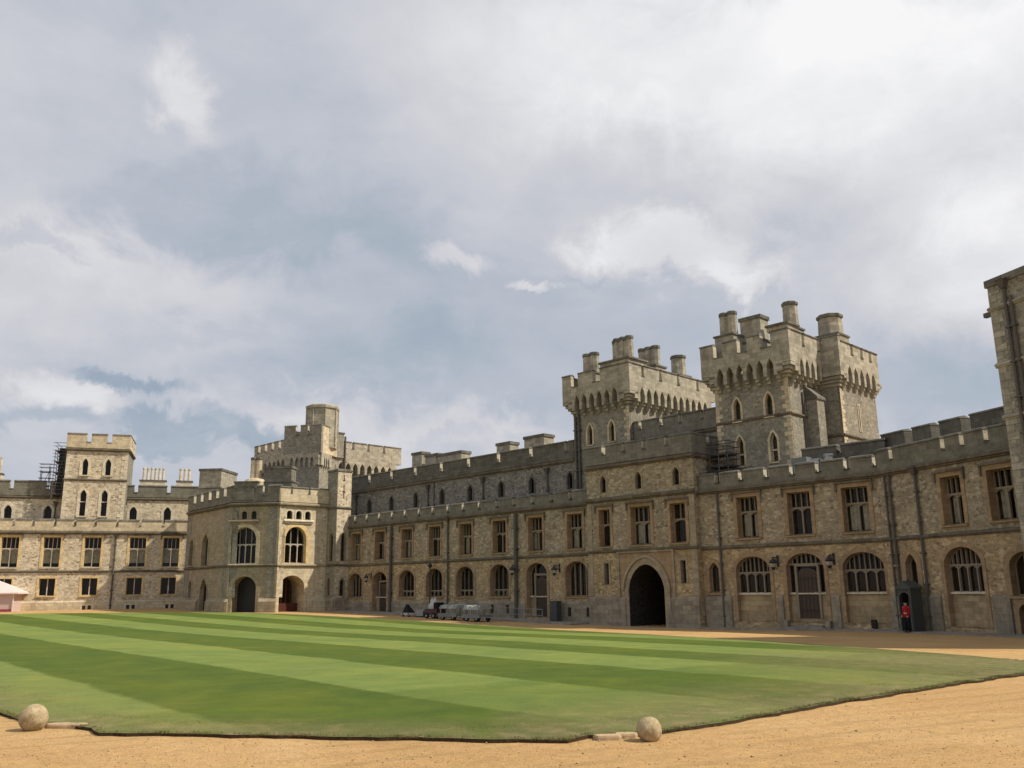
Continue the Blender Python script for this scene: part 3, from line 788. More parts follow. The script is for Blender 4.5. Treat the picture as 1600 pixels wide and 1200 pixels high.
# ================= GATEHOUSE =================
root = thing('gatehouse', 'three-storey stone gatehouse with tall dark carriage arch between the two wings of the range', 'building', gloc(RF, 42.5, 1))
GD = .6; G0, G1 = 37.0, 48.0
gate = arch(43.0, 3.55, -.5, 2.85, 4.9, 1.85, 10, .56)
holes = [gate]; ws = []
for c, w in ((38.98, .95), (42.78, 1.75), (46.45, 1.2)):
    p = rect(c - .1, w + .25, 6.5, 9.55); holes.append(p); ws.append(('up', p, w))
for c in (38.87, 42.63, 46.38):
    p = arch(c, .62, 11.0, 12.0, 12.42, 1.6, 4); holes.append(p); ws.append(('top', p, 0))
for c in (38.93, 46.62):
    p = rect(c, .5, 3.38, 5.1); holes.append(p); ws.append(('slit', p, 0))
    p = rect(c + (.05 if c < 40 else -.12), .17, .9, 1.95); holes.append(p); ws.append(('loop', p, 0))
W = MB()
W.sheet(RF, [(G0, -1), (G1, -1), (G1, 10.1), (G1, 13.2), (G0, 13.2)], holes, GD, 'rubble_warm')
body(W, RF, G0, G1, -3.4, GD, -1, 13.2, 'rubble_warm', rz=13.6, back=False)
W.build('wall', root, root)
# the vaulted carriage way
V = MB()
V.rim(RF, gate, -13.0, GD + .02, 'rubble_shaded'); V.sheet(RF, gate, [], -12.8, 'dark_room')  # walls and end sheet coloured dark for the shade inside
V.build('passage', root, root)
A = MB()
o1 = arch(43.0, 4.35, -.5, 2.9, 5.4, 1.85, 10, .56)
A.prism(RF, o1[:2] + o1[2:], GD + .003, GD + .09, 'ashlar_warm', [gate])
o2 = arch(43.0, 4.75, 1.2, 2.95, 5.65, 1.85, 10, .56)
i2 = arch(43.0, 4.38, 1.2, 2.92, 5.42, 1.85, 10, .56)
n = len(o2)
for i in range(1, n - 0):
    a, b, c_, d_ = o2[i], o2[(i + 1) % n], i2[(i + 1) % n], i2[i]
    if i == n - 1: continue
    A.hexa([RF.P(d_[0], GD + .093, d_[1]), RF.P(a[0], GD + .093, a[1]), RF.P(b[0], GD + .093, b[1]), RF.P(c_[0], GD + .093, c_[1]),
            RF.P(d_[0], GD + .22, d_[1]), RF.P(a[0], GD + .22, a[1]), RF.P(b[0], GD + .22, b[1]), RF.P(c_[0], GD + .22, c_[1])], 'ashlar_warm')
A.build('arch_moulding', root, root)
A = MB()
hp_ = arch(43.0, 4.36, 3.0, 3.05, 5.41, 1.85, 10, .56)
A.prism(RF, [(40.35, 3.0), hp_[0]] + hp_[2:][::-1] + [hp_[1], (45.65, 3.0), (45.65, 5.85), (40.35, 5.85)], GD + .0025, GD + .045, 'dressing_tan')
for a, b, z0, z1 in ((40.15, 40.35, 1.7, 6.0), (45.65, 45.85, 1.7, 6.0), (40.351, 45.649, 5.855, 6.0)): A.box(RF, a, b, GD + .003, GD + .15, z0, z1, 'ashlar_warm')
A.build('gate_panel', root, root)
T = MB()
string(T, RF, G0, G1 + .1, GD, 6.01, .18, .2); string(T, RF, G0, G1 + .1, GD, 10.3, .28, .28); string(T, RF, G0 - .1, G1 + .2, GD, 13.1, .28, .28)
rs = RF.right(G1, GD); string(T, rs, 0, 3.8, 0, 13.1, .28, .2)
build_split(T, 'string_course', root, root)
Pp = MB(); parapet(Pp, RF, G0 - .05, G1 + .1, GD + .12, .5, 13.4, 14.9, cren(RF, (943.5, 976, 1007, 1043), 690, GD), .46, .75)
parapet(Pp, RF.right(G1 + .095, GD - .385), 0, 3.4, 0, .45, 13.4, 14.9, [1.8], .46, .75)
Pp.build('parapet', root, root)
for k, p, w in ws:
    if k == 'up': window(root, RF, p, GD, .62, 2 if w > 1.5 else 1, 4 if w > 1.5 else 2, 8.3, 'dressing_tan', .28, True, True, curtain=1 if w > 1.5 else 0)
    elif k == 'top': window(root, RF, p, GD, .35, 1, surround='ashlar_warm', sw=.14, heads=False, sill=False, mull='lead')
    elif k == 'slit': window(root, RF, p, GD, .45, 1, surround='ashlar_warm', sw=.18, heads=False, sill=False, mull='lead')
    else: window(root, RF, p, GD, .3, 1, surround='plinth_stone', sw=.1, heads=False, sill=False, mull='lead')
K = MB()
for a, b in ((G0 + .003, 40.9), (45.1, G1 - .003)): K.wedge(RF, a, b, GD + .0035, GD + .17, -1, 2.4, 2.25, 'plinth_stone')
build_split(K, 'plinth', root, root)
# stone buttress strips at the corners
K = MB()
for a, b in ((G0 + .01, G0 + .5), (G1 - .55, G1 - .01)): K.box(RF, a, b, GD + .0015, GD + .05, 2.45, 10.2, 'ashlar_warm')
build_split(K, 'corner_strip', root, root)
downpipe(root, RF, RF.at(1088, 860, .1)[0] + .2, .1, 9.7, .1, .11)
for q_ in (32.9, 33.3): downpipe(root, RF, q_, 11.0, 19.0, -2.99, .13, False)

# link wall joining the two gate towers
root = thing('link_wall', 'dark crenellated stone wall strung between the two big gate towers', 'wall', RF.P(43.5, -5, G(10, 72)))
W = MB(); W.box(RF, 39.3, 48.4, -12.9, -3.5, 13.0, 15.75, 'rubble_grey')
W.build('wall', root, root)
T = MB(); string(T, RF, 39.3, 48.4, -3.5, 15.65, .22, .2); build_split(T, 'string_course', root, root)
Pp = MB(); parapet(Pp, RF, 39.3, 48.4, -3.4, .5, 15.9, 17.45, cren(RF, (1001, 1034, 1064, 1099), 665, -3.5), .36, .7)
Pp.build('parapet', root, root)

# ================= GATE TOWERS =================
def gate_tower(name, label, s0, s1, d0, d1, zb, zt, front_w, proj, right_n, front_n, fn, rn):
    root = thing(name, label, 'tower', RF.P((s0 + s1) / 2, (d0 + d1) / 2, 0))
    z1 = zb + .2
    W = MB(); fh = [w[1] for w in front_w]
    W.sheet(RF, [(s0, 10.5), (s1, 10.5), (s1, z1), (s0, z1)], fh, d1, 'rubble_grey')
    body(W, RF, s0, s1, d0, d1, 10.5, z1, 'rubble_grey', rz=zt - 1.2)
    W.build('wall', root, root)
    for kind, pts in front_w:
        window(root, RF, pts, d1, .4, 1, None, (pts[0][1] + .9) if kind == 'tall' else None, 'ashlar_pale', .18, False, True, mull='mullion_pale' if kind == 'tall' else 'lead', heads=False, smat='ashlar_pale')
    C = MB(); fs = RF; rs = RF.right(s1, d1); ls = RF.left(s0, d0)
    L = d1 - d0
    corbels(C, fs, s0 - .0, s1 + .0, d1, proj, zb - 1.1, zb - .35, zb + 1.0, front_n)
    corbels(C, rs, 0, L, 0, proj, zb - 1.1, zb - .35, zb + 1.0, right_n)
    corbels(C, ls, 0, L, 0, proj, zb - 1.1, zb - .35, zb + 1.0, right_n)
    # round-ish corner corbelling
    for (cs, cd) in ((s0, d1), (s1, d1), (s0, d0), (s1, d0)):
        for k in range(4):
            p = proj * (k + 1) / 4
            a0, a1 = (cs - p, cs + .55) if cs == s0 else (cs - .55, cs + p)
            b0, b1 = (cd - .55, cd + p) if cd == d1 else (cd - p, cd + .55)
            C.box(RF, a0, a1, b0, b1, zb - .75 + .26 * k, zb - .75 + .26 * (k + 1) - .03, 'ashlar_tower')
    for (cs, cd) in ((s0, d1), (s1, d1)):
        a0, a1 = (cs - proj, cs + .0) if cs == s0 else (cs, cs + proj)
        C.box(RF, a0, a1, cd - .01, cd + proj - .002, zb + .3, zb + 1.0, 'ashlar_tower')
    C.build('machicolation', root, root)
    Pp = MB()
    p = proj
    parapet(Pp, RF, s0 - p, s1 + p, d1 + p, .5, zb + 1.0, zt, fn, .95, 1.15, 'ashlar_tower')
    parapet(Pp, RF.right(s1 + p - .004, d1 + p - .505), 0, L + 2 * p - 1.01, 0, .5, zb + 1.0, zt, rn, .42, 1.0, 'ashlar_tower')
    parapet(Pp, RF.left(s0 - p + .004, d0 - p + .505), 0, L + 2 * p - 1.01, 0, .5, zb + 1.0, zt, rn, .42, 1.0, 'ashlar_tower')
    bk = Fr(RF.O + RF.u * (s1 + p) + RF.n * (d0 - p), u=-RF.u, n=-RF.n)
    parapet(Pp, bk, 0, s1 - s0 + 2 * p, 0, .5, zb + 1.0, zt, [2, 5], .55, .95, 'ashlar_tower')
    T = MB(); string(T, RF, s0 - p, s1 + p, d1 + p, zb + 1.55, .1, .06, 'ashlar_tower')
    Pp.build('parapet', root, root)
    return root
fw = []
for x, y1, y0 in ((921.4, 663, 694.6), (955.2, 657, 689)):
    s_, z1 = RF.at(x, y1, -3); z0 = RF.at(x, y0, -3)[1]; fw.append(('short', arch(s_, .6, z0, z1 - .6, z1, 1.6, 5)))
A_ = gate_tower('gate_tower', 'left square gate tower with lit side wall, hanging arches and four chimney stacks on top', 32.55, 39.2, -15.2, -3, 19.95, 22.75, fw, .72, 11, 6,
    cren(RF, (898, 932), 575, -2.4), [1.5, 4.2, 7.0, 10.2])
rs = RF.right(39.2, -3)
K = MB(); K.box(RF, 36.6, 39.925, -4.9, -2.275, 22.76, 23.15, 'ashlar_tower'); K.box(RF, 36.5, 40.08, -5.0, -2.12, 23.152, 23.32, 'coping_stone'); K.build('corner_merlon', A_, A_)
chimney(A_, RF, 33.9, -4.2, 1.7, 1.0, 22.9, 25.1, 'oct', 2, base=21.5)
chimney(A_, RF, 37.9, -4.2, 2.1, 1.9, 23.35, 25.85, 'oct', 3, base=21.5)
chimney(A_, RF, 37.7, -4.2, 2.0, .9, 23.35, 25.7, 'oct', 3)
chimney(A_, RF, 37.9, -8.1, 2.3, 1.3, 23.4, 25.6, 'oct', 3, base=21.5)
chimney(A_, RF, 38.5, -12, 1.3, 1.3, 23.1, 25.3, 'oct', 1, base=21.5)
for q_, sd_ in ((39.2, -1), (32.55, 1)): K = MB(); quoins(K, RF, q_, 13, 19, sd_, -2.97, 'ashlar_pale'); K.build('quoins', A_, A_)
fw = []
for x, y1, y0, kd in ((1150.7, 623, 658, 'short'), (1200, 614, 650, 'short'), (1155.5, 682, 728, 'tall'), (1207.5, 675, 721, 'tall')):
    s_, z1 = RF.at(x, y1, -3); z0 = RF.at(x, y0, -3)[1]; fw.append((kd, arch(s_, .62, z0, z1 - .6, z1, 1.6, 5)))
B_ = gate_tower('gate_tower', 'tallest square gate tower right of the carriage arch, with tall lancet windows and round chimneys', 48.15, 54.75, -9.5, -3, 19.6, 22.45, fw, .72, 6, 6,
    cren(RF, (1122, 1160, 1197), 540, -2.4), [1.8, 4.3])
K = MB()
for q in (15.95,): string(K, RF, 48.15, 54.75, -3, q, .2, .14)
string(K, RF.right(54.75, -3), 0, 5.0, 0, 15.95, .2, .14)
build_split(K, 'string_course', B_, B_)
for q_, sd_ in ((54.75, -1), (48.15, 1)): K = MB(); quoins(K, RF, q_, 11, 19, sd_, -2.97, 'ashlar_pale'); K.build('quoins', B_, B_)
# raised corner merlon, buttress with gabled top on the sunny side
K = MB(); K.box(RF, 53.7, 55.475, -3.9, -2.275, 22.45, 22.85, 'ashlar_tower'); K.box(RF, 53.6, 55.62, -4.0, -2.13, 22.852, 23.02, 'coping_stone'); K.build('corner_merlon', B_, B_)
rs = RF.right(54.75, -3)
K = MB()
K.wedge(rs, 2.5, 3.7, 0.003, .95, 10.5, 18.3, 17.3, 'rubble_grey'); K.wedge(rs, 2.4, 3.8, .003, 1.05, 17.3, 18.55, 17.5, 'coping_stone')
K.box(rs, 1.9, 2.1, .003, .12, 10.6, 17.9, 'lead'); K.build('buttress', B_, B_)
chimney(B_, RF, 48.9, -4.6, 1.5, 1.4, 23.5, 25.75, 'oct', 2, base=21.3)
chimney(B_, RF, 50.5, -6.0, 1.9, 1.3, 22.9, 25.2, 'block', 1, base=21.3)
chimney(B_, RF, 53.55, -6.6, 1.1, 1.1, 23.5, 25.95, 'oct', 1, base=21.3)
# stair turret standing out from its sunny side
root = thing('stair_turret', 'square turret joined to the right side of the tallest gate tower, with arrow slit', 'tower', RF.P(55, -11, 0))
t0, t1, td1, td0 = 52.5, 56.45, -8.0, -14.6
W = MB(); slit = rect(3.1, .2, 15.2, 17.4)
rs = RF.right(t1, td1)
W.sheet(RF, [(t0, 10.5), (t1, 10.5), (t1, 20), (t0, 20)], [], td1, 'rubble_grey')
W.sheet(rs, [(0, 10.5), (6.6, 10.5), (6.6, 20), (0, 20)], [slit], 0, 'rubble_grey')
body(W, RF, t0, t1, td0, td1, 10.5, 20, 'rubble_grey', rz=21.3, right=False)
W.build('wall', root, root)
window(root, rs, slit, 0, .3, 1, surround='ashlar_pale', sw=.12, heads=False, sill=False, mull='lead')
C = MB()
corbels(C, rs, 0, 6.6, 0, .5, 18.5, 19.2, 20.5, 5)
for k in range(4):
    p = .5 * (k + 1) / 4
    C.box(RF, t0, t1 + p, td1 - .6, td1 + p, 18.6 + .26 * k, 18.6 + .26 * (k + 1) - .03, 'ashlar_tower')
    C.box(RF, t1 - .6, t1 + p, td0 - p, td0 + .6, 18.6 + .26 * k, 18.6 + .26 * (k + 1) - .03, 'ashlar_tower')
C.box(RF, t0, t1 + .49, td1 + .003, td1 + .49, 19.62, 20.5, 'ashlar_tower')
C.build('machicolation', root, root)
Pp = MB(); p = .5
parapet(Pp, RF, t0, t1 + p, td1 + p, .45, 20.5, 22.6, [], .5, .9, 'ashlar_tower')
parapet(Pp, RF.right(t1 + p - .004, td1 + p - .455), 0, 6.6 + 2 * p - .91, 0, .45, 20.5, 22.2, [1.9, 3.7, 5.3], .5, .85, 'ashlar_tower')
Pp.build('parapet', root, root)
K = MB(); string(K, rs, 0, 6.6, 0, 14.6, .2, .14); string(K, RF, 52.5, t1, td1, 14.6, .2, .14); build_split(K, 'string_course', root, root); K = MB(); quoins(K, rs, 0, 11, 18.4, 1, .03, 'ashlar_pale'); K.build('quoins', root, root)
chimney(root, RF, 55.6, -9.3, 1.75, 1.6, 22.95, 24.9, 'oct', 1, base=21.3)

# ================= SOUTH RANGE, right-hand part =================
root = thing('castle_range', 'two-storey stone range right of the gatehouse, with big arched windows and the sentry post', 'building', gloc(RF, 56, 0))
R0, R1 = 48.0, 62.9
holes, ws = [], []
for c, w in ((52.18, 1.75), (56.36, 1.75), (60.5, 1.85)):
    p = rect(c, w, 6.6, 9.6); holes.append(p); ws.append(('up', p, c))
for c, w in ((52.28, 2.8), (60.6, 2.85)):
    p = arch(c, w, .62, 4.2, 5.22, 2.0, 8); holes.append(p); ws.append(('lo', p, c))
dpts = arch(56.4, 2.85, .62, 4.3, 5.3, 2.0, 8); holes.append(dpts)
sm = arch(48.98, .85, 2.65, 4.4, 4.85, 1.6, 5); holes.append(sm)
W = MB(); W.sheet(RF, [(R0, -1), (R1, -1), (R1, 10.4), (R0, 10.4)], holes, 0, 'rubble_warm')
body(W, RF, R0, R1, -3, 0, -1, 10.4, 'rubble_warm', rz=10.9, left=False, right=False, back=False)
hb, wb = [], []
for c, w in ((6.02, 1.55), (9.6, 1.75)):
    p = rect(c, w, 6.55, 9.4); hb.append(p); wb.append(('up', p, c))
p = arch(6.2, 2.8, .6, 4.15, 5.2, 2.0, 8); hb.append(p); wb.append(('lo', p, 6.2))
p = arch(10.6, 2.3, 2.4, 3.95, 4.75, 2.0, 8); hb.append(p); wb.append(('lo2', p, 10.6))
p = arch(2.1, .95, 2.7, 4.35, 4.95, 1.6, 5); hb.append(p); wb.append(('niche', p, 2.1))
p = arch(10.2, 1.0, -.2, 1.5, 1.95, 2.0, 5); hb.append(p); wb.append(('cellar', p, 10.2))
W.sheet(BF, [(-.05, -1), (14, -1), (14, 10.4), (-.05, 10.4)], hb, 0, 'rubble_warm')
body(W, BF, 0, 14, -3, 0, -1, 10.4, 'rubble_warm', rz=10.9, left=False, back=False)
W.build('wall', root, root)
T = MB()
for z, h, pr in ((5.9, .2, .16), (10.2, .3, .28)):
    string(T, RF, R0, R1 + .1, 0, z, h, pr); string(T, BF, -.02, 14, .001, z + .004, h, pr)
build_split(T, 'string_course', root, root)
Pp = MB()
parapet(Pp, RF, R0 + .12, R1, .10, .5, 10.42, 11.5, cren(RF, (1121, 1158, 1198, 1239, 1280, 1325, 1371), 745), .46, .75)
parapet(Pp, BF, .1, 14, .12, .5, 10.45, 11.75, cren(BF, (1394, 1477, 1508, 1547), 715), .36, .75)
Pp.build('parapet', root, root)
U = MB()
U.box(RF, 57.2, 63.6, -8, -3.0, 9, 12.1, 'rubble_dark'); U.box(BF, -3.0, 14, -8, -3.003, 9, 11.9, 'rubble_dark')
U.build('upper_wall', root, root)
Pp = MB()
parapet(Pp, RF, 55.4, 61.7, -2.9, .7, 12.1, 13.0, [58.3], .36, .6, 'ashlar_dark', cheek='ashlar_dark')
parapet(Pp, BF, -2.6, 14, -2.9, .8, 11.9, 13.4, cren(BF, (1381, 1422, 1465, 1514), 690, -3), .8, 1.25, 'ashlar_dark', cheek='ashlar_dark')
Pp.build('upper_parapet', root, root)
for k, p, c in ws:
    if k == 'up': window(root, RF, p, 0, .6, 2, 4, 8.5, 'dressing_tan', .28, True, True, curtain=1 if c > 58 or c < 54 else 0)
    else: window(root, RF, p, 0, .5, 4, 8, 4.05, 'dressing_tan', .26, False, False, panel=2.58, bar=.09)
window(root, RF, dpts, 0, .5, 4, 8, 4.55, 'dressing_tan', .26, False, False, panel=2.58, bar=.11, door=(56.4, 1.5, .85, 4.28), heads=False)
window(root, RF, sm, 0, .4, 1, surround='dressing_tan', sw=.3, heads=False)
for k, p, c in wb:
    if k == 'up': window(root, BF, p, 0, .6, 2, 4, 8.35, 'dressing_tan', .28, True, True, curtain=1)
    elif k == 'lo': window(root, BF, p, 0, .5, 4, 8, 4.15, 'dressing_tan', .26, False, False, panel=2.58, bar=.09)
    elif k == 'lo2': window(root, BF, p, 0, .5, 3, None, None, 'dressing_tan', .38, False, True, bar=.12, heads=False)
    elif k == 'niche': window(root, BF, p, 0, .45, 1, surround='dressing_tan', sw=.4, heads=False)
    else: window(root, BF, p, 0, .6, 1, surround='dressing_tan', sw=.3, heads=False, sill=False, mull='lead')
K = MB()
for a, b in ((R0 + .15, 50.4), (54.2, 54.6), (58.2, 58.8)): K.wedge(RF, a, b, .002, .15, -1, 2.45, 2.3, 'plinth_stone')
for a, b in ((.05, 4.3), (8.1, 9.3), (11.1, 14)): K.wedge(BF, a, b, .002, .15, -1, 2.45, 2.3, 'plinth_stone')
build_split(K, 'plinth', root, root)
K = MB()
for c in (54.85, 57.95): K.wedge(RF, c - .15, c + .15, .16, .45, -.5, .75, .7, 'plinth_stone')
K.box(RF, 55.3, 57.5, -.48, .30, -.5, .42, 'kerb_stone'); K.box(RF, 55.0, 57.8, .303, .62, -.5, .28, 'kerb_stone')
K.build('door_step', root, root)
for x, r, h in ((1127, .085, False),): downpipe(root, RF, RF.at(x, 860)[0], .1, 10.1, 0, r, h)
for x, r, h in ((1389, .07, False), (1396.5, .09, False), (1438, .09, True)): downpipe(root, BF, BF.at(x, 800)[0], .3, 9.9 if h else 10.2, 0, r, h)
b = MB(); b.box(RF, 60.85, 61.2, .02, .2, .3, .85, 'dark_room'); b.build('air_vent', root, root)
b = MB(); b.box(BF, .75, 1.15, .003, .22, 4.2, 4.3, 'kerb_stone'); b.prism(BF, arch(.95, .32, 4.32, 4.9, 5.15, 1.6, 4), .003, .02, 'dark_room'); b.build('niche_bracket', root, root)
b = MB()   # air plant on the roof edge
b.box(RF, 55.2, 56.4, -2.4, -1.6, 10.9, 12.3, 'grey_paint'); b.box(RF, 56.7, 57.3, -2.3, -1.7, 10.9, 12.1, 'steel'); b.lathe(RF.P(57.9, -2, 10.9), [(.32, 0), (.32, 1.3), (.36, 1.3), (.36, 1.45), (0, 1.5)], 'steel', 12)
b.build('roof_plant', root, root)
# ================= TALL TOWER AT THE RIGHT EDGE =================
TF = Fr((25.9, 47.5), 162)
ts = 1.1
root = thing('corner_tower', 'tall stone tower cut by the right edge of the picture, black pipes down its corner', 'tower', gloc(TF, 5, -2))
W = MB()
W.sheet(TF, [(ts, -1), (13, -1), (13, 18.9), (ts, 18.9)], [rect(6.5, 1.3, 12, 14.6), rect(6.5, 1.3, 6.5, 9.4)], 0, 'rubble_grey')
body(W, TF, ts, 13, -9, 0, -1, 18.9, 'rubble_grey', rz=19.0)
W.build('wall', root, root)
for z0, z1 in ((12, 14.6), (6.5, 9.4)): window(root, TF, rect(6.5, 1.3, z0, z1), 0, .45, 2, 4, z0 + 1.8, 'ashlar_pale', .35, True)
K = MB(); quoins(K, TF, ts, .4, 18.6, 1, .02, 'ashlar_tower', .75, .5, .40); 
K.build('quoins', root, root)
K = MB()
for z in (11.6, 14.45, 17.6): string(K, TF, ts - .1, 13, 0, z, .2, .14, 'ashlar_tower')
K.box(TF, ts - .10, 13, -9.2, .10, 18.902, 19.3, 'coping_stone')
build_split(K, 'cornice', root, root)
for q in (ts + 1.15, ts + 1.5): downpipe(root, TF, q, .3, 18.6 if q < ts + 1.3 else 18.0, 0, .09, q < ts + 1.3)
K = MB(); K.box(TF, ts - .55, ts + .02, -.3, -.05, 17.35, 17.6, 'lead'); K.build('floodlight', root, root)

# ================= EAST RANGE =================
root = thing('castle_range', 'sunlit pale stone range across the far left with golden window surrounds', 'building', gloc(EF, 8))
holes, ws = [], []
for c in (-10.3, -5.5, -.62, 4.15, 8.9, 14.28, 18.4):
    p = rect(c, 2.0, 6.55, 10.3); holes.append(p); ws.append(('up', p, c))
for c in (-10.1, -5.6, -.9, 4.02, 8.9, 14.2, 18.35):
    p = rect(c, 1.85, 3.0, 5.15); holes.append(p); ws.append(('lo', p, c))
W = MB()
W.sheet(EF, [(-22, -1), (24, -1), (24, 10.95), (-22, 10.95)], holes, 0, 'rubble_pale')
body(W, EF, -22, 24, -2.5, 0, -1, 10.95, 'rubble_pale', rz=11.4, back=False)
W.build('wall', root, root)
for k, p, c in ws:
    if k == 'up': window(root, EF, p, 0, .7, 2, 4, 8.85, 'dressing_gold', .26, True, True, mull='mullion_pale', curtain=2, bar=.11, smat='dressing_pale')
    else: window(root, EF, p, 0, .6, 2, None, None, 'dressing_gold', .22, False, True, mull='mullion_pale', bar=.12, heads=False, smat='dressing_gold')
T = MB(); string(T, EF, -22, 24, 0, 5.95, .2, .2); string(T, EF, -22, 24, 0, 10.8, .3, .3); build_split(T, 'string_course', root, root)
K = MB(); K.wedge(EF, -22, 24, .002, .14, -1, 2.35, 2.2, 'ashlar_pale'); build_split(K, 'plinth', root, root)
for c in (8.85, 14.0, 18.7):
    K = MB(); K.box(EF, c - .75, c + .75, .142, .17, 1.15, 1.85, 'dressing_pale')
    for q in (-.32, .32): K.box(EF, c + q - .2, c + q + .2, .172, .19, 1.25, 1.75, 'dark_room')
    K.build('air_vent', root, root)
Pp = MB(); parapet(Pp, EF, -22, 24, .12, .5, 11.1, 12.45, [-9.5, -7.2, -4.9, -2.6] + cren(EF, (22.7, 53, 87, 118, 150, 184, 220, 256), 815), .32, .7, 'ashlar_pale')
Pp.build('parapet', root, root)
ED = -2.5
holes, ws = [], []
for x in (12.5, 75, 208.5, 262):
    s_ = EF.at(x, 795, ED)[0]; p = arch(s_, .95, 12.4, 13.9, 14.5, 1.9, 5); holes.append(p); ws.append(p)
W = MB(); W.sheet(EF, [(-22, 11), (24, 11), (24, 15.6), (-22, 15.6)], holes, ED, 'rubble_pale'); body(W, EF, -22, 24, -12, ED, 9, 15.6, 'rubble_grey', rz=16.2); W.build('upper_wall', root, root)
for p in ws: window(root, EF, p, ED, .45, 1, surround='dressing_pale', sw=.3, heads=False, sill=False)
T = MB(); string(T, EF, -22, 24, ED, 15.5, .25, .22); build_split(T, 'upper_string_course', root, root)
Pp = MB(); parapet(Pp, EF, -22, 5, ED + .1, .5, 15.8, 17.6, [-9, -6] + cren(EF, (19, 75.6), 757, ED), .5, 1.0, 'ashlar_grey')
parapet(Pp, EF, 12, 24, ED + .1, .5, 15.8, 17.3, cren(EF, (213, 264), 765, ED), .5, .9, 'ashlar_grey')
Pp.build('upper_parapet', root, root)
chimney(root, EF, 15.25, -4, 3.0, .9, 18.15, 20.0, 'pots', 6, 'dressing_pale', base=16)
chimney(root, EF, 19.3, -4, 1.7, .9, 18.15, 20.0, 'pots', 3, 'dressing_pale', base=16)
chimney(root, EF, -3.95, -4, 1.2, .9, 18.6, 20.9, 'pots', 3, 'dressing_pale', base=16)
chimney(root, EF, -9.5, -4, 2.0, .9, 18.6, 20.9, 'pots', 4, 'dressing_pale', base=16)
downpipe(root, EF, EF.at(178, 880)[0], .9, 10.2, .02, .11)
downpipe(root, EF, EF.at(88, 780, ED)[0], 12, 14.6, ED, .09)
downpipe(root, EF, EF.at(195, 790, ED)[0], 12, 14.6, ED, .09)

# square tower rising out of it
root = thing('square_tower', 'square sunlit tower with pale quoins and paired lancets rising from the far left range', 'tower', EF.P(8.4, -5, 1))
q0, q1 = 4.72, 12.2
holes, ws = [], []
for x, c2 in ((132, 0), (168, 0)):
    s_ = EF.at(x, 733)[0]; p = arch(s_, .72, 18.4, 20.0, 20.55, 1.6, 5); holes.append(p); ws.append(p)
for x in (128.5, 162):
    s_ = EF.at(x, 785)[0]; p = arch(s_, .78, 13.05, 15.9, 16.45, 1.6, 5); holes.append(p); ws.append(p)
W = MB(); W.sheet(EF, [(q0, 11), (q1, 11), (q1, 21.8), (q0, 21.8)], holes, -.35, 'rubble_pale'); body(W, EF, q0, q1, -7.6, -.35, 11, 21.8, 'rubble_grey', rz=22.2); W.build('wall', root, root)
for i, p in enumerate(ws): window(root, EF, p, -.35, .4, 1, None, 14.9 if i > 1 else None, 'dressing_pale', .3, False, True, mull='mullion_pale', heads=False, smat='dressing_pale')
for a, sd in ((q0, 1), (q1, -1)): K = MB(); quoins(K, EF, a, 12.5, 21.6, sd, -.32, 'dressing_pale', .8, .45, .42); K.build('quoins', root, root)
K = MB(); string(K, EF, q0 - .1, q1 + .1, -.35, 17.7, .2, .16); string(K, EF, q0 - .2, q1 + .2, -.35, 21.65, .28, .28); string(K, EF.right(q1, -.35), 0, 7.2, 0, 21.65, .28, .28); build_split(K, 'string_course', root, root)
Pp = MB(); parapet(Pp, EF, q0 - .12, q1 + .12, -.2, .5, 21.95, 23.75, [7.25, 9.75], .62, 1.05, 'ashlar_pale')
parapet(Pp, EF.right(q1 + .115, -.705), 0, 6.8, 0, .5, 21.95, 23.75, [2.2, 4.6], .62, 1.05, 'ashlar_pale'); parapet(Pp, EF.left(q0 - .115, -7.5), 0, 6.8, 0, .5, 21.95, 23.75, [2.2, 4.6], .62, 1.05, 'ashlar_pale')
Pp.build('parapet', root, root)
# scaffolding on its shaded flank
root = thing('scaffold', 'dark steel scaffolding wrapped round the left flank of the square tower', 'scaffold', EF.P(3.4, -3, 12))
def scaffold(root, fr, s0, s1, d0, d1, z0, z1, ns, nd, nz, wrap=None, plank=True):
    b = MB(); pb = MB()
    for i in range(ns + 1):
        for j in range(nd + 1):
            s_ = s0 + (s1 - s0) * i / ns; d = d0 + (d1 - d0) * j / nd
            b.tube(fr.P(s_, d, z0), fr.P(s_, d, z1 + random.uniform(0, .8)), .045, 'scaffold_steel', 6)
    for k in range(nz + 1):
        z = z0 + (z1 - z0) * (k + .5) / (nz + .5)
        for zz in (z, z + .55, z + 1.0):
            for j in (0, nd):
                d = d0 + (d1 - d0) * j / nd; b.tube(fr.P(s0 - .3, d, zz), fr.P(s1 + .3, d, zz), .035, 'scaffold_steel', 5)
            for i in (0, ns):
                s_ = s0 + (s1 - s0) * i / ns; b.tube(fr.P(s_, d0 - .2, zz), fr.P(s_, d1 + .2, zz), .035, 'scaffold_steel', 5)
        pb.box(fr, s0, s1, d0, d1, z - .12, z - .06, 'door_wood')
    b.tube(fr.P(s0, d1, z0), fr.P(s1, d1, z1), .035, 'scaffold_steel', 5)
    b.build('poles', root, root); pb.build('boards', root, root)
scaffold(root, EF, 3.3, 4.5, -6.5, -.8, 15.2, 21.6, 1, 3, 4)
n_ = MB(); n_.box(EF, 3.75, 4.6, -.98, -.92, 15.6, 21.9, 'debris_mesh'); n_.build('debris_net', root, root)
root = thing('scaffold', 'low dark scaffolding beside the foot of the tallest gate tower, behind the gatehouse parapet', 'scaffold', RF.P(48.6, -1.6, 11))
scaffold(root, RF, 48.35, 50.0, -2.6, -1.3, 10.95, 13.3, 2, 1, 2)
root = thing('scaffold', 'small scaffold tower left of the square tower, poking above the far left parapet', 'scaffold', EF.P(1.9, -3, 16))
scaffold(root, EF, 1.5, 2.5, -3.4, -2.6, 16.2, 19.0, 1, 1, 1)

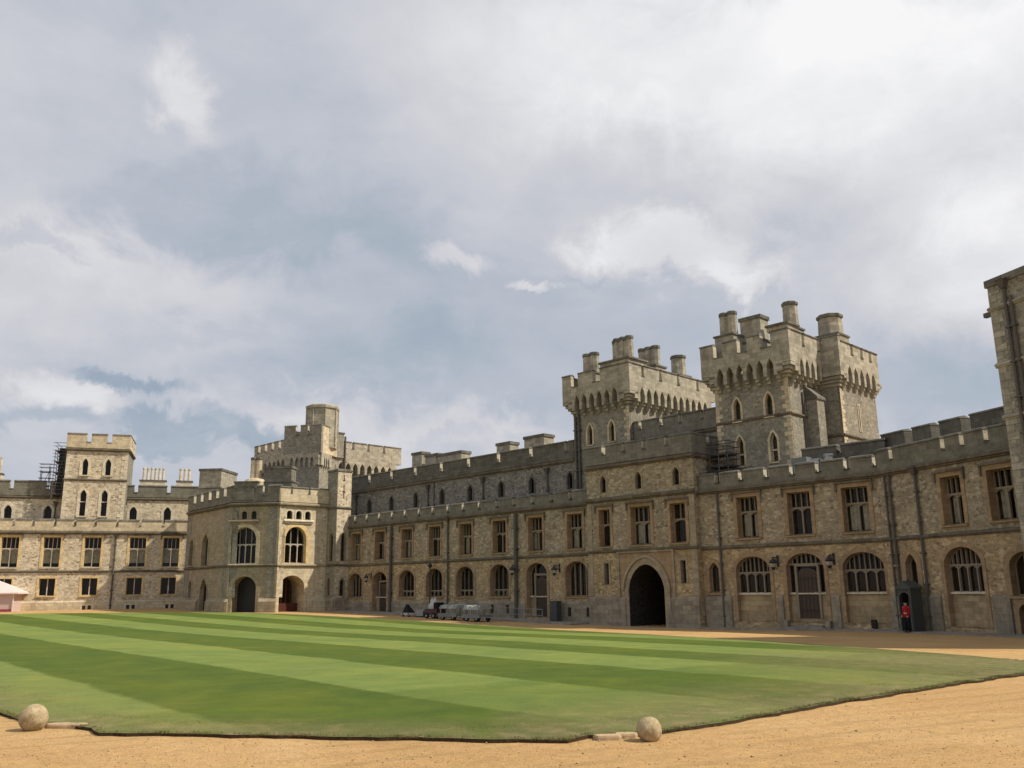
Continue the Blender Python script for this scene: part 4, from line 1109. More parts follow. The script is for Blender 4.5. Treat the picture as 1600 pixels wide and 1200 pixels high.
# ================= ENTRANCE BLOCK IN THE CORNER =================
root = thing('entrance_tower', 'canted porch tower in the courtyard corner with arched carriage doors under traceried windows', 'building', (-29, 103, .9))
c0, c1, c2, c3 = Vector((-40.6, 111.5)), Vector((-31.9, 100.8)), Vector((-26.3, 100.2)), Vector((-21.7, 103.9))
def edge(a, b):
    u = (b - a).normalized(); return Fr(a, u=u, n=(u[1], -u[0])), (b - a).length
FL, LL = edge(c0, c1); FC, LC = edge(c1, c2); FR_, LR = edge(c2, c3)
c4 = Vector((-34, 122)); 
ztop = 12.85
def canted(fr, L, holes, m): W.sheet(fr, [(0, -1), (L, -1), (L, ztop), (0, ztop)], holes, 0, m)
W = MB()
def mid(fr, px, y): return fr.at(px, y)[0]
cc = mid(FC, 381, 860); cg = mid(FC, 380, 920)
big1 = arch(cc, 2.75, 6.25, 8.9, 10.25, 2.0, 8); gate1 = arch(cg + .1, 2.75, .6, 3.6, 4.85, 2.0, 8)
tri1 = [arch(mid(FC, x, 805), .62, 11.15, 11.75, 12.05, 2.0, 5) for x in (367, 382, 397)]
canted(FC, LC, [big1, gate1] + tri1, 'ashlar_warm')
rc = mid(FR_, 461.5, 860); rg = mid(FR_, 455, 920)
big2 = arch(rc, 2.55, 6.25, 8.9, 10.3, 2.0, 8); gate2 = arch(rg + .05, 3.0, .6, 3.6, 4.9, 2.0, 8)
tri2 = [arch(mid(FR_, x, 805), .7, 11.15, 11.75, 12.1, 2.0, 5) for x in (452.5, 467, 481)]
canted(FR_, LR, [big2, gate2] + tri2, 'ashlar_pale')  # sunward facet: stone and trim coloured paler to paint its sunlight
ls = [arch(mid(FL, 321, 850), 2.0, 6.25, 9.0, 9.9, 1.6, 5), arch(mid(FL, 318, 920), 2.2, .6, 3.6, 4.7, 1.8, 5), arch(mid(FL, 299.5, 860), 1.1, 6.4, 9.0, 9.6, 1.6, 5), arch(mid(FL, 297, 915), 1.0, 2.6, 4.2, 4.6, 1.6, 5)]
canted(FL, LL, ls, 'ashlar_warm')
pg = [c0, c1, c2, c3, Vector((-21.7, 108)), c4]
for a, b in ((c3, pg[4]), (pg[4], c4), (c4, c0)):
    W.face([(a[0], a[1], -1), (b[0], b[1], -1), (b[0], b[1], ztop), (a[0], a[1], ztop)], 'rubble_grey')
W.face([(p[0], p[1], ztop + .4) for p in pg], 'roof_lead')
W.build('wall', root, root)
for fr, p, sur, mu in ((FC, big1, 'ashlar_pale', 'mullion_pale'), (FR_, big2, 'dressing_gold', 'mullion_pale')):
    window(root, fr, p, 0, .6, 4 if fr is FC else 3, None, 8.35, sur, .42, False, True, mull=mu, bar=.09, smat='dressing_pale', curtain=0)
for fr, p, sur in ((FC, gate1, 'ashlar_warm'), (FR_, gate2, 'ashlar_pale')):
    b = MB(); g_ = grow(p, .35, False); n = len(p)
    for i in range(1, n):
        a, c_, A, C = p[i], p[(i + 1) % n], g_[i], g_[(i + 1) % n]
        b.face([fr.P(a[0], .06, a[1]), fr.P(A[0], .06, A[1]), fr.P(C[0], .06, C[1]), fr.P(c_[0], .06, c_[1])], sur)
        b.face([fr.P(A[0], .06, A[1]), fr.P(C[0], .06, C[1]), fr.P(C[0], -.02, C[1]), fr.P(A[0], -.02, A[1])], sur)
    b.rim(fr, p, -3.2, .06, sur); b.sheet(fr, p, [], -3.2, 'dark_room')
    w_ = b.build('carriage_arch', root, root)
    b = MB(); s0, s1 = min(q[0] for q in p), max(q[0] for q in p); m = (s0 + s1) / 2
    mat = 'lead' if fr is FC else 'red_wood'
    if fr is FR_:
        b.box(fr, s0 + .02, s1 - .02, -1.6, -1.52, .6, 1.9, mat); b.box(fr, m - .06, m + .06, -1.6, -1.5, 1.9, 4.7, mat)
        for q in (.33, .67): b.box(fr, s0 + (s1 - s0) * q - .03, s0 + (s1 - s0) * q + .03, -1.59, -1.52, 1.9, 4.4, mat)
    else:
        b.prism(fr, arch(m, s1 - s0 - .04, .6, 3.6, 4.8, 2.0, 8), -1.6, -1.52, 'iron')
    b.build('door', w_, root)
for fr, tr, sur in ((FC, tri1, 'ashlar_warm'), (FR_, tri2, 'dressing_pale')):
    for p in tr: window(root, fr, p, 0, .3, 1, surround=sur, sw=.14, heads=False, sill=False, mull='lead')
    b = MB(); a = min(q[0] for p in tr for q in p) - .35; c_ = max(q[0] for p in tr for q in p) + .35
    b.wedge(fr, a, c_, .003, .28, 10.85, 11.1, 11.0, sur); b.wedge(fr, a + .2, c_ - .2, .003, .16, 10.65, 10.847, 10.8, sur); b.build('balcony_ledge', root, root)
for i, p in enumerate(ls): window(root, FL, p, 0, .5, 2 if i == 0 else 1, surround='ashlar_warm', sw=.25, heads=False, sill=i != 1, mull='mullion_stone')
T = MB()
for fr, L in ((FL, LL), (FC, LC), (FR_, LR)):
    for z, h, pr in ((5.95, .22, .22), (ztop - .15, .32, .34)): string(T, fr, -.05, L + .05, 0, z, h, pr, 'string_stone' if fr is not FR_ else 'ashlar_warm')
build_split(T, 'string_course', root, root)
K = MB()
for fr, L, gp_ in ((FL, LL, ls[1]), (FC, LC, gate1), (FR_, LR, gate2)):
    s0, s1 = min(q[0] for q in gp_) - .38, max(q[0] for q in gp_) + .38
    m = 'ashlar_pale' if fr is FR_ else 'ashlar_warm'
    for a, b in ((-.1, s0), (s1, L + .1)):
        if b - a > .2: K.wedge(fr, a, b, .003, .32, -1, 2.5, 2.1, m)
# rubble strips between canted faces
for fr, L, wa, wb in ((FC, LC, .9, 1.15), (FR_, LR, .75, .7), (FL, LL, 1.4, 1.5)):
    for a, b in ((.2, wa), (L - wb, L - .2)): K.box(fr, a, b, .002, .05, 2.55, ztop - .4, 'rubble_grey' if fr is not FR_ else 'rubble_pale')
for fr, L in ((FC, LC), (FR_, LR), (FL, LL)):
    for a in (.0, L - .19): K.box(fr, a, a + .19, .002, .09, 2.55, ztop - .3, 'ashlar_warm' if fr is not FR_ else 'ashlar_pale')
build_split(K, 'plinth', root, root)
Pp = MB()
parapet(Pp, FR_, -.1, LR + .1, .12, .5, ztop + .2, 14.65, [mid(FR_, 455, 780), mid(FR_, 482.5, 780)], .28, .6, 'ashlar_pale')
parapet(Pp, FC, -.1, LC + .1, .12, .5, ztop + .2, 14.8, [mid(FC, 353, 780), mid(FC, 415, 780)], .7, 1.0, 'ashlar_grey')
parapet(Pp, FL, -.1, LL + .1, .12, .5, ztop + .2, 14.8, [2.2, 4.6, 7.2, 9.6, 11.9], .9, 1.0, 'ashlar_grey')
m_ = mid(FC, 384, 780); Pp.box(FC, m_ - 1.35, m_ + 1.35, -.4, .2, 14.62, 15.25, 'ashlar_grey'); Pp.box(FC, m_ - 1.45, m_ + 1.45, -.45, .28, 15.252, 15.42, 'coping_stone')
Pp.box(FC, m_ - 1.0, m_ + 1.0, .122, .2, 13.3, 14.9, 'ashlar_grey')
Pp.build('parapet', root, root)
chimney(root, FC, .6, -5.0, 1.3, 1.1, 15.6, 18.9, 'oct', 2, 'ashlar_pale', base=13)
K = MB(); K.lathe(FC.P(.6, -5.0, 12.9), [(1.35, 0), (1.35, 3.0), (1.15, 3.3), (.4, 3.5)], 'ashlar_pale', 16); K.build('round_turret', root, root)
chimney(root, FC, 3.4, -5.5, 3.4, 1.6, 15.8, 17.75, 'block', 1, 'ashlar_grey', base=13)
chimney(root, FC, -8.0, -13.6, 2.9, 4.8, 16.0, 18.6, 'block', 1, 'ashlar_tower', base=12.5)

# slim turret joining it to the south range
root = thing('stair_turret', 'slim square turret with cross-shaped loophole between the corner porch and the south range', 'tower', (-20.3, 103.6, .9))
d0_, d1_, d2_ = Vector((-21.75, 103.98)), Vector((-20.3, 102.5)), Vector((-18.95, 103.85))
FA, LA = edge(d0_, d1_); FB, LB = edge(d1_, d2_)
W = MB()
hA = [arch(LA * .55, .75, 6.5, 9.2, 9.7, 1.6, 5), arch(LA * .4, .6, 2.7, 4.3, 4.7, 1.6, 5)]
hB = [arch(LB * .5, .55, 6.5, 9.2, 9.7, 1.6, 5), arch(LB * .5, .6, 2.6, 4.1, 4.5, 1.6, 5)]
W.sheet(FA, [(0, -1), (LA, -1), (LA, 16.7), (0, 16.7)], hA, 0, 'rubble_grey'); W.sheet(FB, [(0, -1), (LB, -1), (LB, 16.7), (0, 16.7)], hB, 0, 'rubble_pale')  # sunlit face painted with pale rubble, shaded face with grey
bk = Vector((-20.4, 105.3))
for a, b in ((d2_, bk), (bk, d0_)): W.face([(a[0], a[1], -1), (b[0], b[1], -1), (b[0], b[1], 16.7), (a[0], a[1], 16.7)], 'rubble_grey')
W.build('wall', root, root)
for fr, hh in ((FA, hA), (FB, hB)):
    for p in hh: window(root, fr, p, 0, .3, 1, surround='ashlar_warm', sw=.12, heads=False, sill=False, mull='lead')
K = MB()
k_ = [d0_, d1_, d2_, bk]
K.ring([[(a.x + (a.x + 20.35) * e, a.y + (a.y - 103.9) * e, z) for a in k_] for e, z in ((.02, 16.703), (.09, 16.72), (.09, 16.9), (.0, 17.0))], 'coping_stone')
for fr, L in ((FA, LA), (FB, LB)):
    string(K, fr, -.02, L + .02, 0, 12.45, .2, .12); string(K, fr, 0, L, 0, 5.95, .2, .12)
    K.wedge(fr, 0.0, L, .003, .15, -1, 2.4, 2.25, 'plinth_stone')
for a, b, z0, z1 in ((-.05, .05, 13.6, 15.2), (-.22, .22, 14.3, 14.42), (-.05, .05, 15.6, 16.3), (-.14, .14, 15.6, 15.72)): K.box(FB, LB * .45 + a, LB * .45 + b, .003, .02, z0, z1, 'dark_room')
build_split(K, 'string_course', root, root)

# ================= BIG MACHICOLATED TOWER BEHIND THE CORNER =================
root = thing('corner_tower', 'broad square tower with hanging battlements and eight-sided turret behind the courtyard corner', 'tower', (-27, 126, 1))
CT = Fr((-27.7, 118.6), u=RF.u, n=RF.n)      # origin at its near corner
CL, CD = 12.0, 14.2
W = MB(); W.box(CT, -CL, -.0, -CD, 0, 9, 21.5, 'rubble_grey'); W.build('wall', root, root)
C = MB(); rs = CT.right(0, 0)
corbels(C, CT, -CL, 0, 0, .95, 18.9, 19.9, 21.5, 9, 'ashlar_tower'); corbels(C, rs, 0, CD, 0, .95, 18.4, 19.3, 20.9, 11, 'ashlar_tower')
corbels(C, CT.left(-CL, -CD), 0, CD, 0, .9, 18.4, 19.3, 20.9, 11, 'ashlar_tower')
C.build('machicolation', root, root)
Pp = MB()
parapet(Pp, CT, -CL - .9, 0, .96, .6, 21.2, 23.6, [-11.5, -9.6, -7.7, -5.8, -3.9], .7, 1.1, 'ashlar_tower')
parapet(Pp, rs, 0, CD + .8, .96, .6, 20.9, 23.3, [6.6, 9.2, 11.9], .5, .9, 'ashlar_tower')
parapet(Pp, CT.left(-CL, -CD), -.8, CD + .3, .9, .6, 20.9, 23.3, [3, 6, 9, 12], .6, 1.0, 'ashlar_tower')
Pp.build('parapet', root, root)
# front turret
tf = Fr((-30.25, 117.4), 105)
K = MB(); K.box(tf, 0, 4.9, -5.0, 0, 9, 24.0, 'rubble_grey'); quoins(K, tf, 0, 13, 21, 1, .03, 'ashlar_pale'); K.build('front_turret', root, root)
K = MB(); corbels(K, tf, 0, 4.9, 0, .28, 19.0, 19.4, 21.0, 5, 'ashlar_tower'); corbels(K, tf.right(4.9, 0), 0, 3, 0, .28, 19.0, 19.4, 21.0, 3, 'ashlar_tower')
K.build('turret_machicolation', root, root)
Pp = MB(); parapet(Pp, tf, -.28, 5.2, .3, .5, 21.0, 24.7, [1.75, 3.5], .75, 1.3, 'rubble_grey'); parapet(Pp, tf.right(5.196, -.205), 0, 4.2, 0, .5, 21.0, 24.7, [2.2], .7, 1.3, 'ashlar_pale')
Pp.build('turret_parapet', root, root)
K = MB()
K.lathe(tf.P(3.55, -3.0, 0), [(2.15, 22), (2.15, 27.3), (2.32, 27.4), (2.32, 27.75), (2.1, 27.9), (1.5, 27.9)], 'ashlar_tower', 8, rad(22))
for i in range(8):
    a = rad(22) + i * math.pi / 4; c = tf.P(3.55, -3.0, 0); K.tube((c.x + 2.17 * math.cos(a), c.y + 2.17 * math.sin(a), 22.3), (c.x + 2.17 * math.cos(a), c.y + 2.17 * math.sin(a), 27.3), .11, 'ashlar_tower', 6)
K.build('octagonal_turret', root, root)
# lit block and pipe on the right-hand face
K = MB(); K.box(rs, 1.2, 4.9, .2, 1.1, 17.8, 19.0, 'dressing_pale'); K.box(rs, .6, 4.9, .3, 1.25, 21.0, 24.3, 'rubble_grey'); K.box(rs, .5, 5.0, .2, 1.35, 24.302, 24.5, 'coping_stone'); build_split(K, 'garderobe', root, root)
downpipe(root, rs, 5.15, 12, 24.0, 1.0, .14, False)

# ================= WALL LANTERNS, LAMP POST =================
def lantern(fr, px, py, d, lab):
    s_, z = fr.at(px, py, d + .7)
    r = thing('wall_lantern', lab, 'lantern', fr.P(s_, d, z), 'iron lanterns bracketed to the south range')
    b = MB(); b.tube(fr.P(s_, d - .0, z + .55), fr.P(s_, d + .72, z + .55), .035, 'iron', 6); b.tube(fr.P(s_, d, z + .05), fr.P(s_, d + .5, z + .53), .03, 'iron', 6)
    b.box(fr, s_ - .08, s_ + .08, d + .002, d + .04, z - .1, z + .7, 'iron'); b.build('bracket', r, r)
    c = fr.P(s_, d + .7, z)
    b = MB(); b.lathe(c, [(.0, -.36), (.10, -.34), (.13, -.28), (.24, .14), (.27, .16), (.29, .20), (.17, .36), (.08, .42), (.05, .52), (.0, .56)], 'iron', 6); b.build('cage', r, r)
    b = MB(); b.lathe(c, [(.12, -.255), (.236, .11)], 'lamp_glass', 6, .0)
    for v in b.v:
        v.x = c.x + (v.x - c.x) * 1.06; v.y = c.y + (v.y - c.y) * 1.06
    b.build('glass', r, r)
lantern(RF, 572, 905, 0, 'iron wall lantern between the far-left arched window and the first door')
lantern(RF, 800, 893, 0, 'iron wall lantern just left of the thick black drainpipe')
lantern(RF, 866, 893, 0, 'iron wall lantern right of the glazed door left of the gatehouse')
lantern(RF, 1208, 883, 0, 'iron wall lantern left of the big wooden door')
lantern(RF, 1296, 880, 0, 'iron wall lantern right of the big wooden door')
s_, z = RF.at(672, 884, 1.6); g_ = gloc(RF, s_, 1.6)
r = thing('lamp_post', 'slim black lamp post with ball lantern in front of the south range windows', 'lamp post', g_)
b = MB(); b.lathe(g_, [(.16, -.1), (.16, .35), (.09, .5), (.055, .9), (.045, z - g_.z - .3), (.09, z - g_.z - .28), (.05, z - g_.z - .2)], 'iron', 8); b.build('post', r, r)
b = MB(); b.lathe((g_.x, g_.y, z), [(.06, -.2), (.17, -.14), (.23, 0), (.19, .14), (.08, .22), (.03, .3), (0, .34)], 'iron', 10); b.build('lantern_head', r, r)

# ================= GROUND =================
xs = [-900, -500, -300, -200, -150] + list(np.arange(-120, 90, 3.0)) + [100, 150, 220, 320, 500, 900]
ys = [-300, -150, -80, -50] + list(np.arange(-30, 160, 3.0)) + [180, 220, 300, 450, 700, 1000]
b = MB(); V_ = [[Vector((x, y, G(x, y))) for x in xs] for y in ys]
b.mats = ['gravel']; nx = len(xs)
b.v = [v for r_ in V_ for v in r_]
for j in range(len(ys) - 1):
    for i in range(nx - 1):
        k = j * nx + i; b.f.append([k, k + 1, k + nx + 1, k + nx]); b.mi.append(0)
o = b.build('ground', smooth=True); o['kind'] = 'structure'; o['label'] = 'orange-tan gravel court surrounding the lawn'

LAWN = [(-9.43, 17.1), (-8.6, 16.19), (-7.7, 15.5), (-6.75, 15.0), (-6.45, 14.5), (-4.93, 14.3), (-2.9, 13.92), (-.99, 13.62), (.75, 13.32), (1.0, 13.75), (1.75, 13.85), (2.3, 14.15), (3.18, 14.91), (4.26, 15.86), (5.89, 17.45), (7.76, 19.07), (10.14, 21.27), (12.98, 23.76),
        (14.9, 25.6), (15.7, 27.0), (16.0, 29.0), (15.7, 31.8), (14.8, 35.5), (13.7, 39.0), (12.3, 43.3), (10.4, 47.8), (7.9, 55.5), (4.99, 62.27), (-.23, 70.35), (-9.2, 80.3), (-17.7, 88.7), (-22.6, 93.4), (-27.7, 97.5), (-31.5, 99.6), (-35.5, 100.5), (-42.7, 100.8), (-47.5, 100.5), (-52.0, 99.7), (-55.6, 98.6), (-60, 96.5), (-63, 92),
        (-62, 85), (-54, 74), (-40, 54), (-24, 34), (-14, 22.3)]
def dense(poly, step):
    out = []
    for i in range(len(poly)):
        a, c_ = Vector(poly[i]), Vector(poly[(i + 1) % len(poly)]); n = max(1, int((c_ - a).length / (step * max(1, (a.length - 10) / 14))))
        for k in range(n): out.append(a.lerp(c_, k / n))
    return out
ol = dense(LAWN, .22)
ol = [p + Vector((random.uniform(-.025, .025) + .035 * math.sin(p.y * 4.1 + p.x), random.uniform(-.025, .025) + .04 * math.sin(p.x * 3.3) + .03 * math.sin(p.x * 7.9 + 1))) for p in ol]
def inside(x, y, poly):
    c_ = False; n = len(poly)
    for i in range(n):
        a, b_ = poly[i], poly[i - 1]
        if (a[1] > y) != (b_[1] > y) and x < (b_[0] - a[0]) * (y - a[1]) / (b_[1] - a[1]) + a[0]: c_ = not c_
    return c_
def dist_edge(x, y):
    best = 1e9
    for i in range(len(LAWN)):
        a, b_ = LAWN[i], LAWN[(i + 1) % len(LAWN)]
        dx, dy = b_[0] - a[0], b_[1] - a[1]; t_ = max(0, min(1, ((x - a[0]) * dx + (y - a[1]) * dy) / (dx * dx + dy * dy)))
        best = min(best, math.hypot(x - a[0] - t_ * dx, y - a[1] - t_ * dy))
    return best
pts = list(ol); n_ol = len(ol); st = 1.0; y = 13.0
while y < 109:
    st = .9 if y < 32 else 2.0
    x = -69.0
    while x < 17:
        if inside(x, y, LAWN) and dist_edge(x, y) > .35: pts.append(Vector((x + random.uniform(-.1, .1), y)))
        x += st
    y += st
vv, ee, ff, *_r = delaunay_2d_cdt(pts, [(i, (i + 1) % n_ol) for i in range(n_ol)], [], 1, 1e-5)
b = MB(); b.mats = ['grass', 'soil']
LH = .05
b.v = [Vector((p[0], p[1], G(p[0], p[1]) + LH + .035 * min(1, dist_edge(p[0], p[1])))) for p in vv]
b.f = [list(f) for f in ff]; b.mi = [0] * len(ff)
k0 = len(b.v)
for p in ol: b.v.append(Vector((p[0], p[1], G(p[0], p[1]) + LH - .004)))
for p in ol: b.v.append(Vector((p[0], p[1], G(p[0], p[1]) - .08)))
for i in range(n_ol):
    j = (i + 1) % n_ol; b.f.append([k0 + i, k0 + j, k0 + n_ol + j, k0 + n_ol + i]); b.mi.append(1)
lawn = b.build('lawn'); lawn['kind'] = 'structure'; lawn['label'] = 'striped green lawn with dried brown corner'
vg = lawn.data.attributes.new('verge', 'FLOAT', 'POINT')
vals = []
for v in lawn.data.vertices:
    x, y = v.co.x, v.co.y; de = dist_edge(x, y)
    k = max(0, 1 - de / 1.7) * .95
    k = max(k, max(0, 1 - math.hypot(x - 15.5, y - 27.5) / 11.0) * 1.25)       # worn right-hand corner
    k = max(k, max(0, 1 - de / 4.2) * (.95 if (x > 0 and y < 30) else .0))
    k = max(k, max(0, 1 - de / 3.0) * (.55 if (x < -6 and y < 30) else 0))
    vals.append(min(1, k))
vg.data.foreach_set('value', vals)
# short blades on the near part of the lawn, ragged tufts along its lip
LP = np.array(LAWN)
def dist_np(X, Y):
    best = np.full(X.shape, 1e9)
    for i in range(len(LP)):
        a, c_ = LP[i], LP[(i + 1) % len(LP)]; dx, dy = c_ - a
        t_ = np.clip(((X - a[0]) * dx + (Y - a[1]) * dy) / (dx * dx + dy * dy), 0, 1)
        best = np.minimum(best, np.hypot(X - a[0] - t_ * dx, Y - a[1] - t_ * dy))
    return best
def inside_np(X, Y):
    c_ = np.zeros(X.shape, bool)
    for i in range(len(LP)):
        a, b_ = LP[i], LP[i - 1]
        if a[1] == b_[1]: continue
        c_ ^= ((a[1] > Y) != (b_[1] > Y)) & (X < (b_[0] - a[0]) * (Y - a[1]) / (b_[1] - a[1]) + a[0])
    return c_
def G_np(X, Y):
    z = _W[_n] + _W[_n + 1] * X + _W[_n + 2] * Y
    for i in range(_n): z = z + _W[i] * _K((X - _P[i, 0]) ** 2 + (Y - _P[i, 1]) ** 2)
    return np.clip(z, -.1, 1.15)
rng = np.random.default_rng(3)
N_ = 520000
R_ = 13.2 + 30 * rng.random(N_) ** 1.75; Az = rng.uniform(rad(-34), rad(34), N_)
X = R_ * np.sin(Az); Y = R_ * np.cos(Az)
# extra along the lip
m_ = 26000; ii = rng.integers(0, len(near_lip := [p for p in ol if p.length < 34 and p.y < 34]), m_); lip = np.array([(p.x, p.y) for p in near_lip])[ii]
X = np.r_[X, lip[:, 0] + rng.normal(0, .07, m_)]; Y = np.r_[Y, lip[:, 1] + rng.normal(.03, .05, m_)]
tall = np.r_[np.zeros(N_), np.ones(m_)]
clump = np.sin(X * 7.3 + 3 * np.sin(Y * 5.1)) * np.sin(Y * 8.7 + 2 * np.sin(X * 3.3))
ok = inside_np(X, Y) & ((clump > -.8) | (rng.random(X.shape) < .7)) & (rng.random(X.shape) < np.clip((40 - np.hypot(X, Y)) / 14, 0, 1))
X, Y, tall = X[ok], Y[ok], tall[ok]
de = dist_np(X, Y); Z = G_np(X, Y) + LH + .035 * np.minimum(1, de) - .012
n_ = len(X); far = np.hypot(X, Y) / 15
h = rng.uniform(.008, .019, n_) * (1 + tall * rng.uniform(.3, 2.4, n_)); w = rng.uniform(.003, .006, n_) * far
a = rng.uniform(0, np.pi, n_)
V = np.empty((n_, 3, 3)); V[:, 0] = np.c_[X - w * np.cos(a), Y - w * np.sin(a), Z]; V[:, 1] = np.c_[X + w * np.cos(a), Y + w * np.sin(a), Z]
V[:, 2] = np.c_[X + rng.normal(0, .012, n_), Y + rng.normal(-.003, .012, n_), Z + h]
me = bpy.data.meshes.new('grass'); me.vertices.add(3 * n_); me.vertices.foreach_set('co', V.ravel()); me.loops.add(3 * n_); me.loops.foreach_set('vertex_index', np.arange(3 * n_, dtype=np.int32))
me.polygons.add(n_); me.polygons.foreach_set('loop_start', np.arange(0, 3 * n_, 3, dtype=np.int32)); me.update(calc_edges=True)
me.materials.append(MAT['grass'])
k1 = np.clip(1 - de / 1.7, 0, 1) * .95; k2 = np.clip(1 - np.hypot(X - 15.5, Y - 27.5) / 11.0, 0, 1) * 1.25
k3 = np.clip(1 - de / 4.2, 0, 1) * np.where((X > 0) & (Y < 30), .95, 0); k4 = np.clip(1 - de / 3.0, 0, 1) * np.where((X < -6) & (Y < 30), .55, 0)
vg = me.attributes.new('verge', 'FLOAT', 'POINT'); vg.data.foreach_set('value', np.repeat(np.minimum(1, np.maximum.reduce([k1, k2, k3, k4])), 3).astype(np.float32))
gt = bpy.data.objects.new('grass', me); COL.objects.link(gt); tag(gt, 'short mown grass blades over the near part of the lawn', 'grass'); gt['kind'] = 'stuff'
# loose stones lying on the near gravel
N_ = 15000
R_ = 9.5 + 20 * rng.random(N_) ** 1.6; Az = rng.uniform(rad(-36), rad(36), N_); X = R_ * np.sin(Az); Y = R_ * np.cos(Az)
ok = ~inside_np(X, Y); X, Y = X[ok], Y[ok]; n_ = len(X); Z = G_np(X, Y)
r_ = rng.uniform(.004, .012, n_) * (1 + (rng.random(n_) < .03) * 1.2)
octv = np.array([(1, 0, 0), (0, 1, 0), (-1, 0, 0), (0, -1, 0), (0, 0, .7), (0, 0, -.6)], float)
jit = 1 + rng.uniform(-.3, .3, (n_, 6, 1)); V = octv[None] * jit * r_[:, None, None]; V += np.stack([X, Y, Z + r_ * .3], 1)[:, None, :]
F = np.array([(0, 1, 4), (1, 2, 4), (2, 3, 4), (3, 0, 4), (1, 0, 5), (2, 1, 5), (3, 2, 5), (0, 3, 5)])
FI = (F[None] + 6 * np.arange(n_)[:, None, None]).reshape(-1)
me = bpy.data.meshes.new('gravel'); me.vertices.add(6 * n_); me.vertices.foreach_set('co', V.ravel()); me.loops.add(len(FI)); me.loops.foreach_set('vertex_index', FI.astype(np.int32))
me.polygons.add(len(FI) // 3); me.polygons.foreach_set('loop_start', np.arange(0, len(FI), 3, dtype=np.int32)); me.update(calc_edges=True)
me.materials.append(MAT['pebble'])
gp_ = bpy.data.objects.new('gravel', me); COL.objects.link(gp_); tag(gp_, 'loose small stones scattered over the near gravel', 'gravel'); gp_['kind'] = 'stuff'

# pavement strip along the south range
b = MB()
def strip(fr, s0, s1, d0, d1, n, zoff, mat, h=.14):
    for i in range(n):
        a, c_ = s0 + (s1 - s0) * i / n, s0 + (s1 - s0) * (i + 1) / n
        P4 = [fr.P(a, d0, 0), fr.P(c_, d0, 0), fr.P(c_, d1, 0), fr.P(a, d1, 0)]
        zz = [max(G(fr.P(q, 2, 0).x, fr.P(q, 2, 0).y), G(p.x, p.y)) + zoff for q, p in zip((a, c_, c_, a), P4)]
        b.hexa([Vector((p.x, p.y, z - .5)) for p, z in zip(P4, zz)] + [Vector((p.x, p.y, z)) for p, z in zip(P4, zz)], mat)
strip(RF, 1.0, 36.9, .0, 3.0, 12, .12, 'kerb_stone'); strip(RF, 36.9, 48.0, .7, 1.3, 3, .015, 'kerb_stone'); strip(RF, 48.0, 63.1, .0, 1.5, 6, .10, 'kerb_stone'); strip(BF, -.1, 14, .0, 2.0, 5, .08, 'kerb_stone')
o = b.build('pavement'); o['kind'] = 'structure'; o['label'] = 'low stone pavement along the foot of the south range'

# ================= STONE BALLS =================
def ball(px, py, dia, lab):
    # foot of the ball on the gravel
    z = .9
    for _ in range(20):
        r = ray(px, py); t_ = (z - EYE) / r.z; p = r * t_; z = G(p.x, p.y)
    bm = bmesh.new(); bmesh.ops.create_icosphere(bm, subdivisions=4, radius=dia / 2)
    rr = random.Random(px)
    from mathutils import noise as mn
    for v in bm.verts:
        nn = mn.noise(v.co * 5 + Vector((px, 0, 0))) * .012 + mn.noise(v.co * 16) * .004
        v.co += v.co.normalized() * nn
    me = bpy.data.meshes.new('stone_ball'); bm.to_mesh(me); bm.free()
    me.materials.append(MAT['ball_stone']); me.polygons.foreach_set('use_smooth', [True] * len(me.polygons))
    o = bpy.data.objects.new('stone_ball', me); COL.objects.link(o); o.location = (p.x, p.y, z + dia / 2 - .03)
    return tag(o, lab, 'stone ball', 'stone balls at the lawn edge')
ball(51, 1141, .43, 'larger weathered stone ball at the lawn corner near the lower left')
ball(1015, 1157.5, .355, 'smaller smooth stone ball beside the flat stones on the near lawn edge')
def slab(px, py, w, d, rot, lab):
    z = .9
    for _ in range(20):
        r = ray(px, py); p = r * ((z - EYE) / r.z); z = G(p.x, p.y)
    b = MB(); n = 14; rr = random.Random(px)
    lp = []
    for i in range(n):
        a = 2 * math.pi * i / n; k = 1 / max(abs(math.cos(a)), abs(math.sin(a))) ** .7
        x, y = math.cos(a) * w / 2 * k * rr.uniform(.9, 1.05), math.sin(a) * d / 2 * k * rr.uniform(.85, 1.05)
        lp.append((x * math.cos(rot) - y * math.sin(rot), x * math.sin(rot) + y * math.cos(rot)))
    b.ring([[(p.x + x * s_, p.y + y * s_, z + h) for x, y in lp] for s_, h in ((1, -.05), (1.0, .04), (.93, .065), (.5, .07))], 'slab_stone')
    o = b.build('flat_stone'); return tag(o, lab, 'flat stone')
slab(104, 1137, .72, .28, -.12, 'long pale flat stone set in the gravel right of the larger ball')
slab(950, 1155.5, .42, .22, .05, 'pinkish flat stone farther left of the smaller ball')
slab(978, 1152.5, .34, .22, .1, 'rounded flat stone touching the left side of the smaller ball')

# ================= MARQUEE =================
mf = Fr((-66.5, 109.3), 80)
s1 = mf.at(24, 935)[0]
g_ = gloc(mf, s1 - 3, 0)
r = thing('marquee', 'small pinkish-white marquee with sloping roof cut by the left edge of the picture', 'tent', g_)
gz = g_.z; ez = mf.at(24, 926)[1]; rz = mf.at(-8, 910, -2)[1]
b = MB(); 
b.box(mf, s1 - 6, s1 - .35, -4, -.0, gz - .1, ez, 'marquee_fabric'); b.build('side_wall', r, r)
b = MB()
b.hexa([mf.P(s1 - 6.5, -4.4, ez), mf.P(s1 + .35, -4.4, ez), mf.P(s1 + .35, .4, ez), mf.P(s1 - 6.5, .4, ez), mf.P(s1 - 3.3, -2.2, rz + .25), mf.P(s1 - 2.9, -2.2, rz + .25), mf.P(s1 - 2.9, -1.9, rz + .25), mf.P(s1 - 3.3, -1.9, rz + .25)], 'marquee_white')
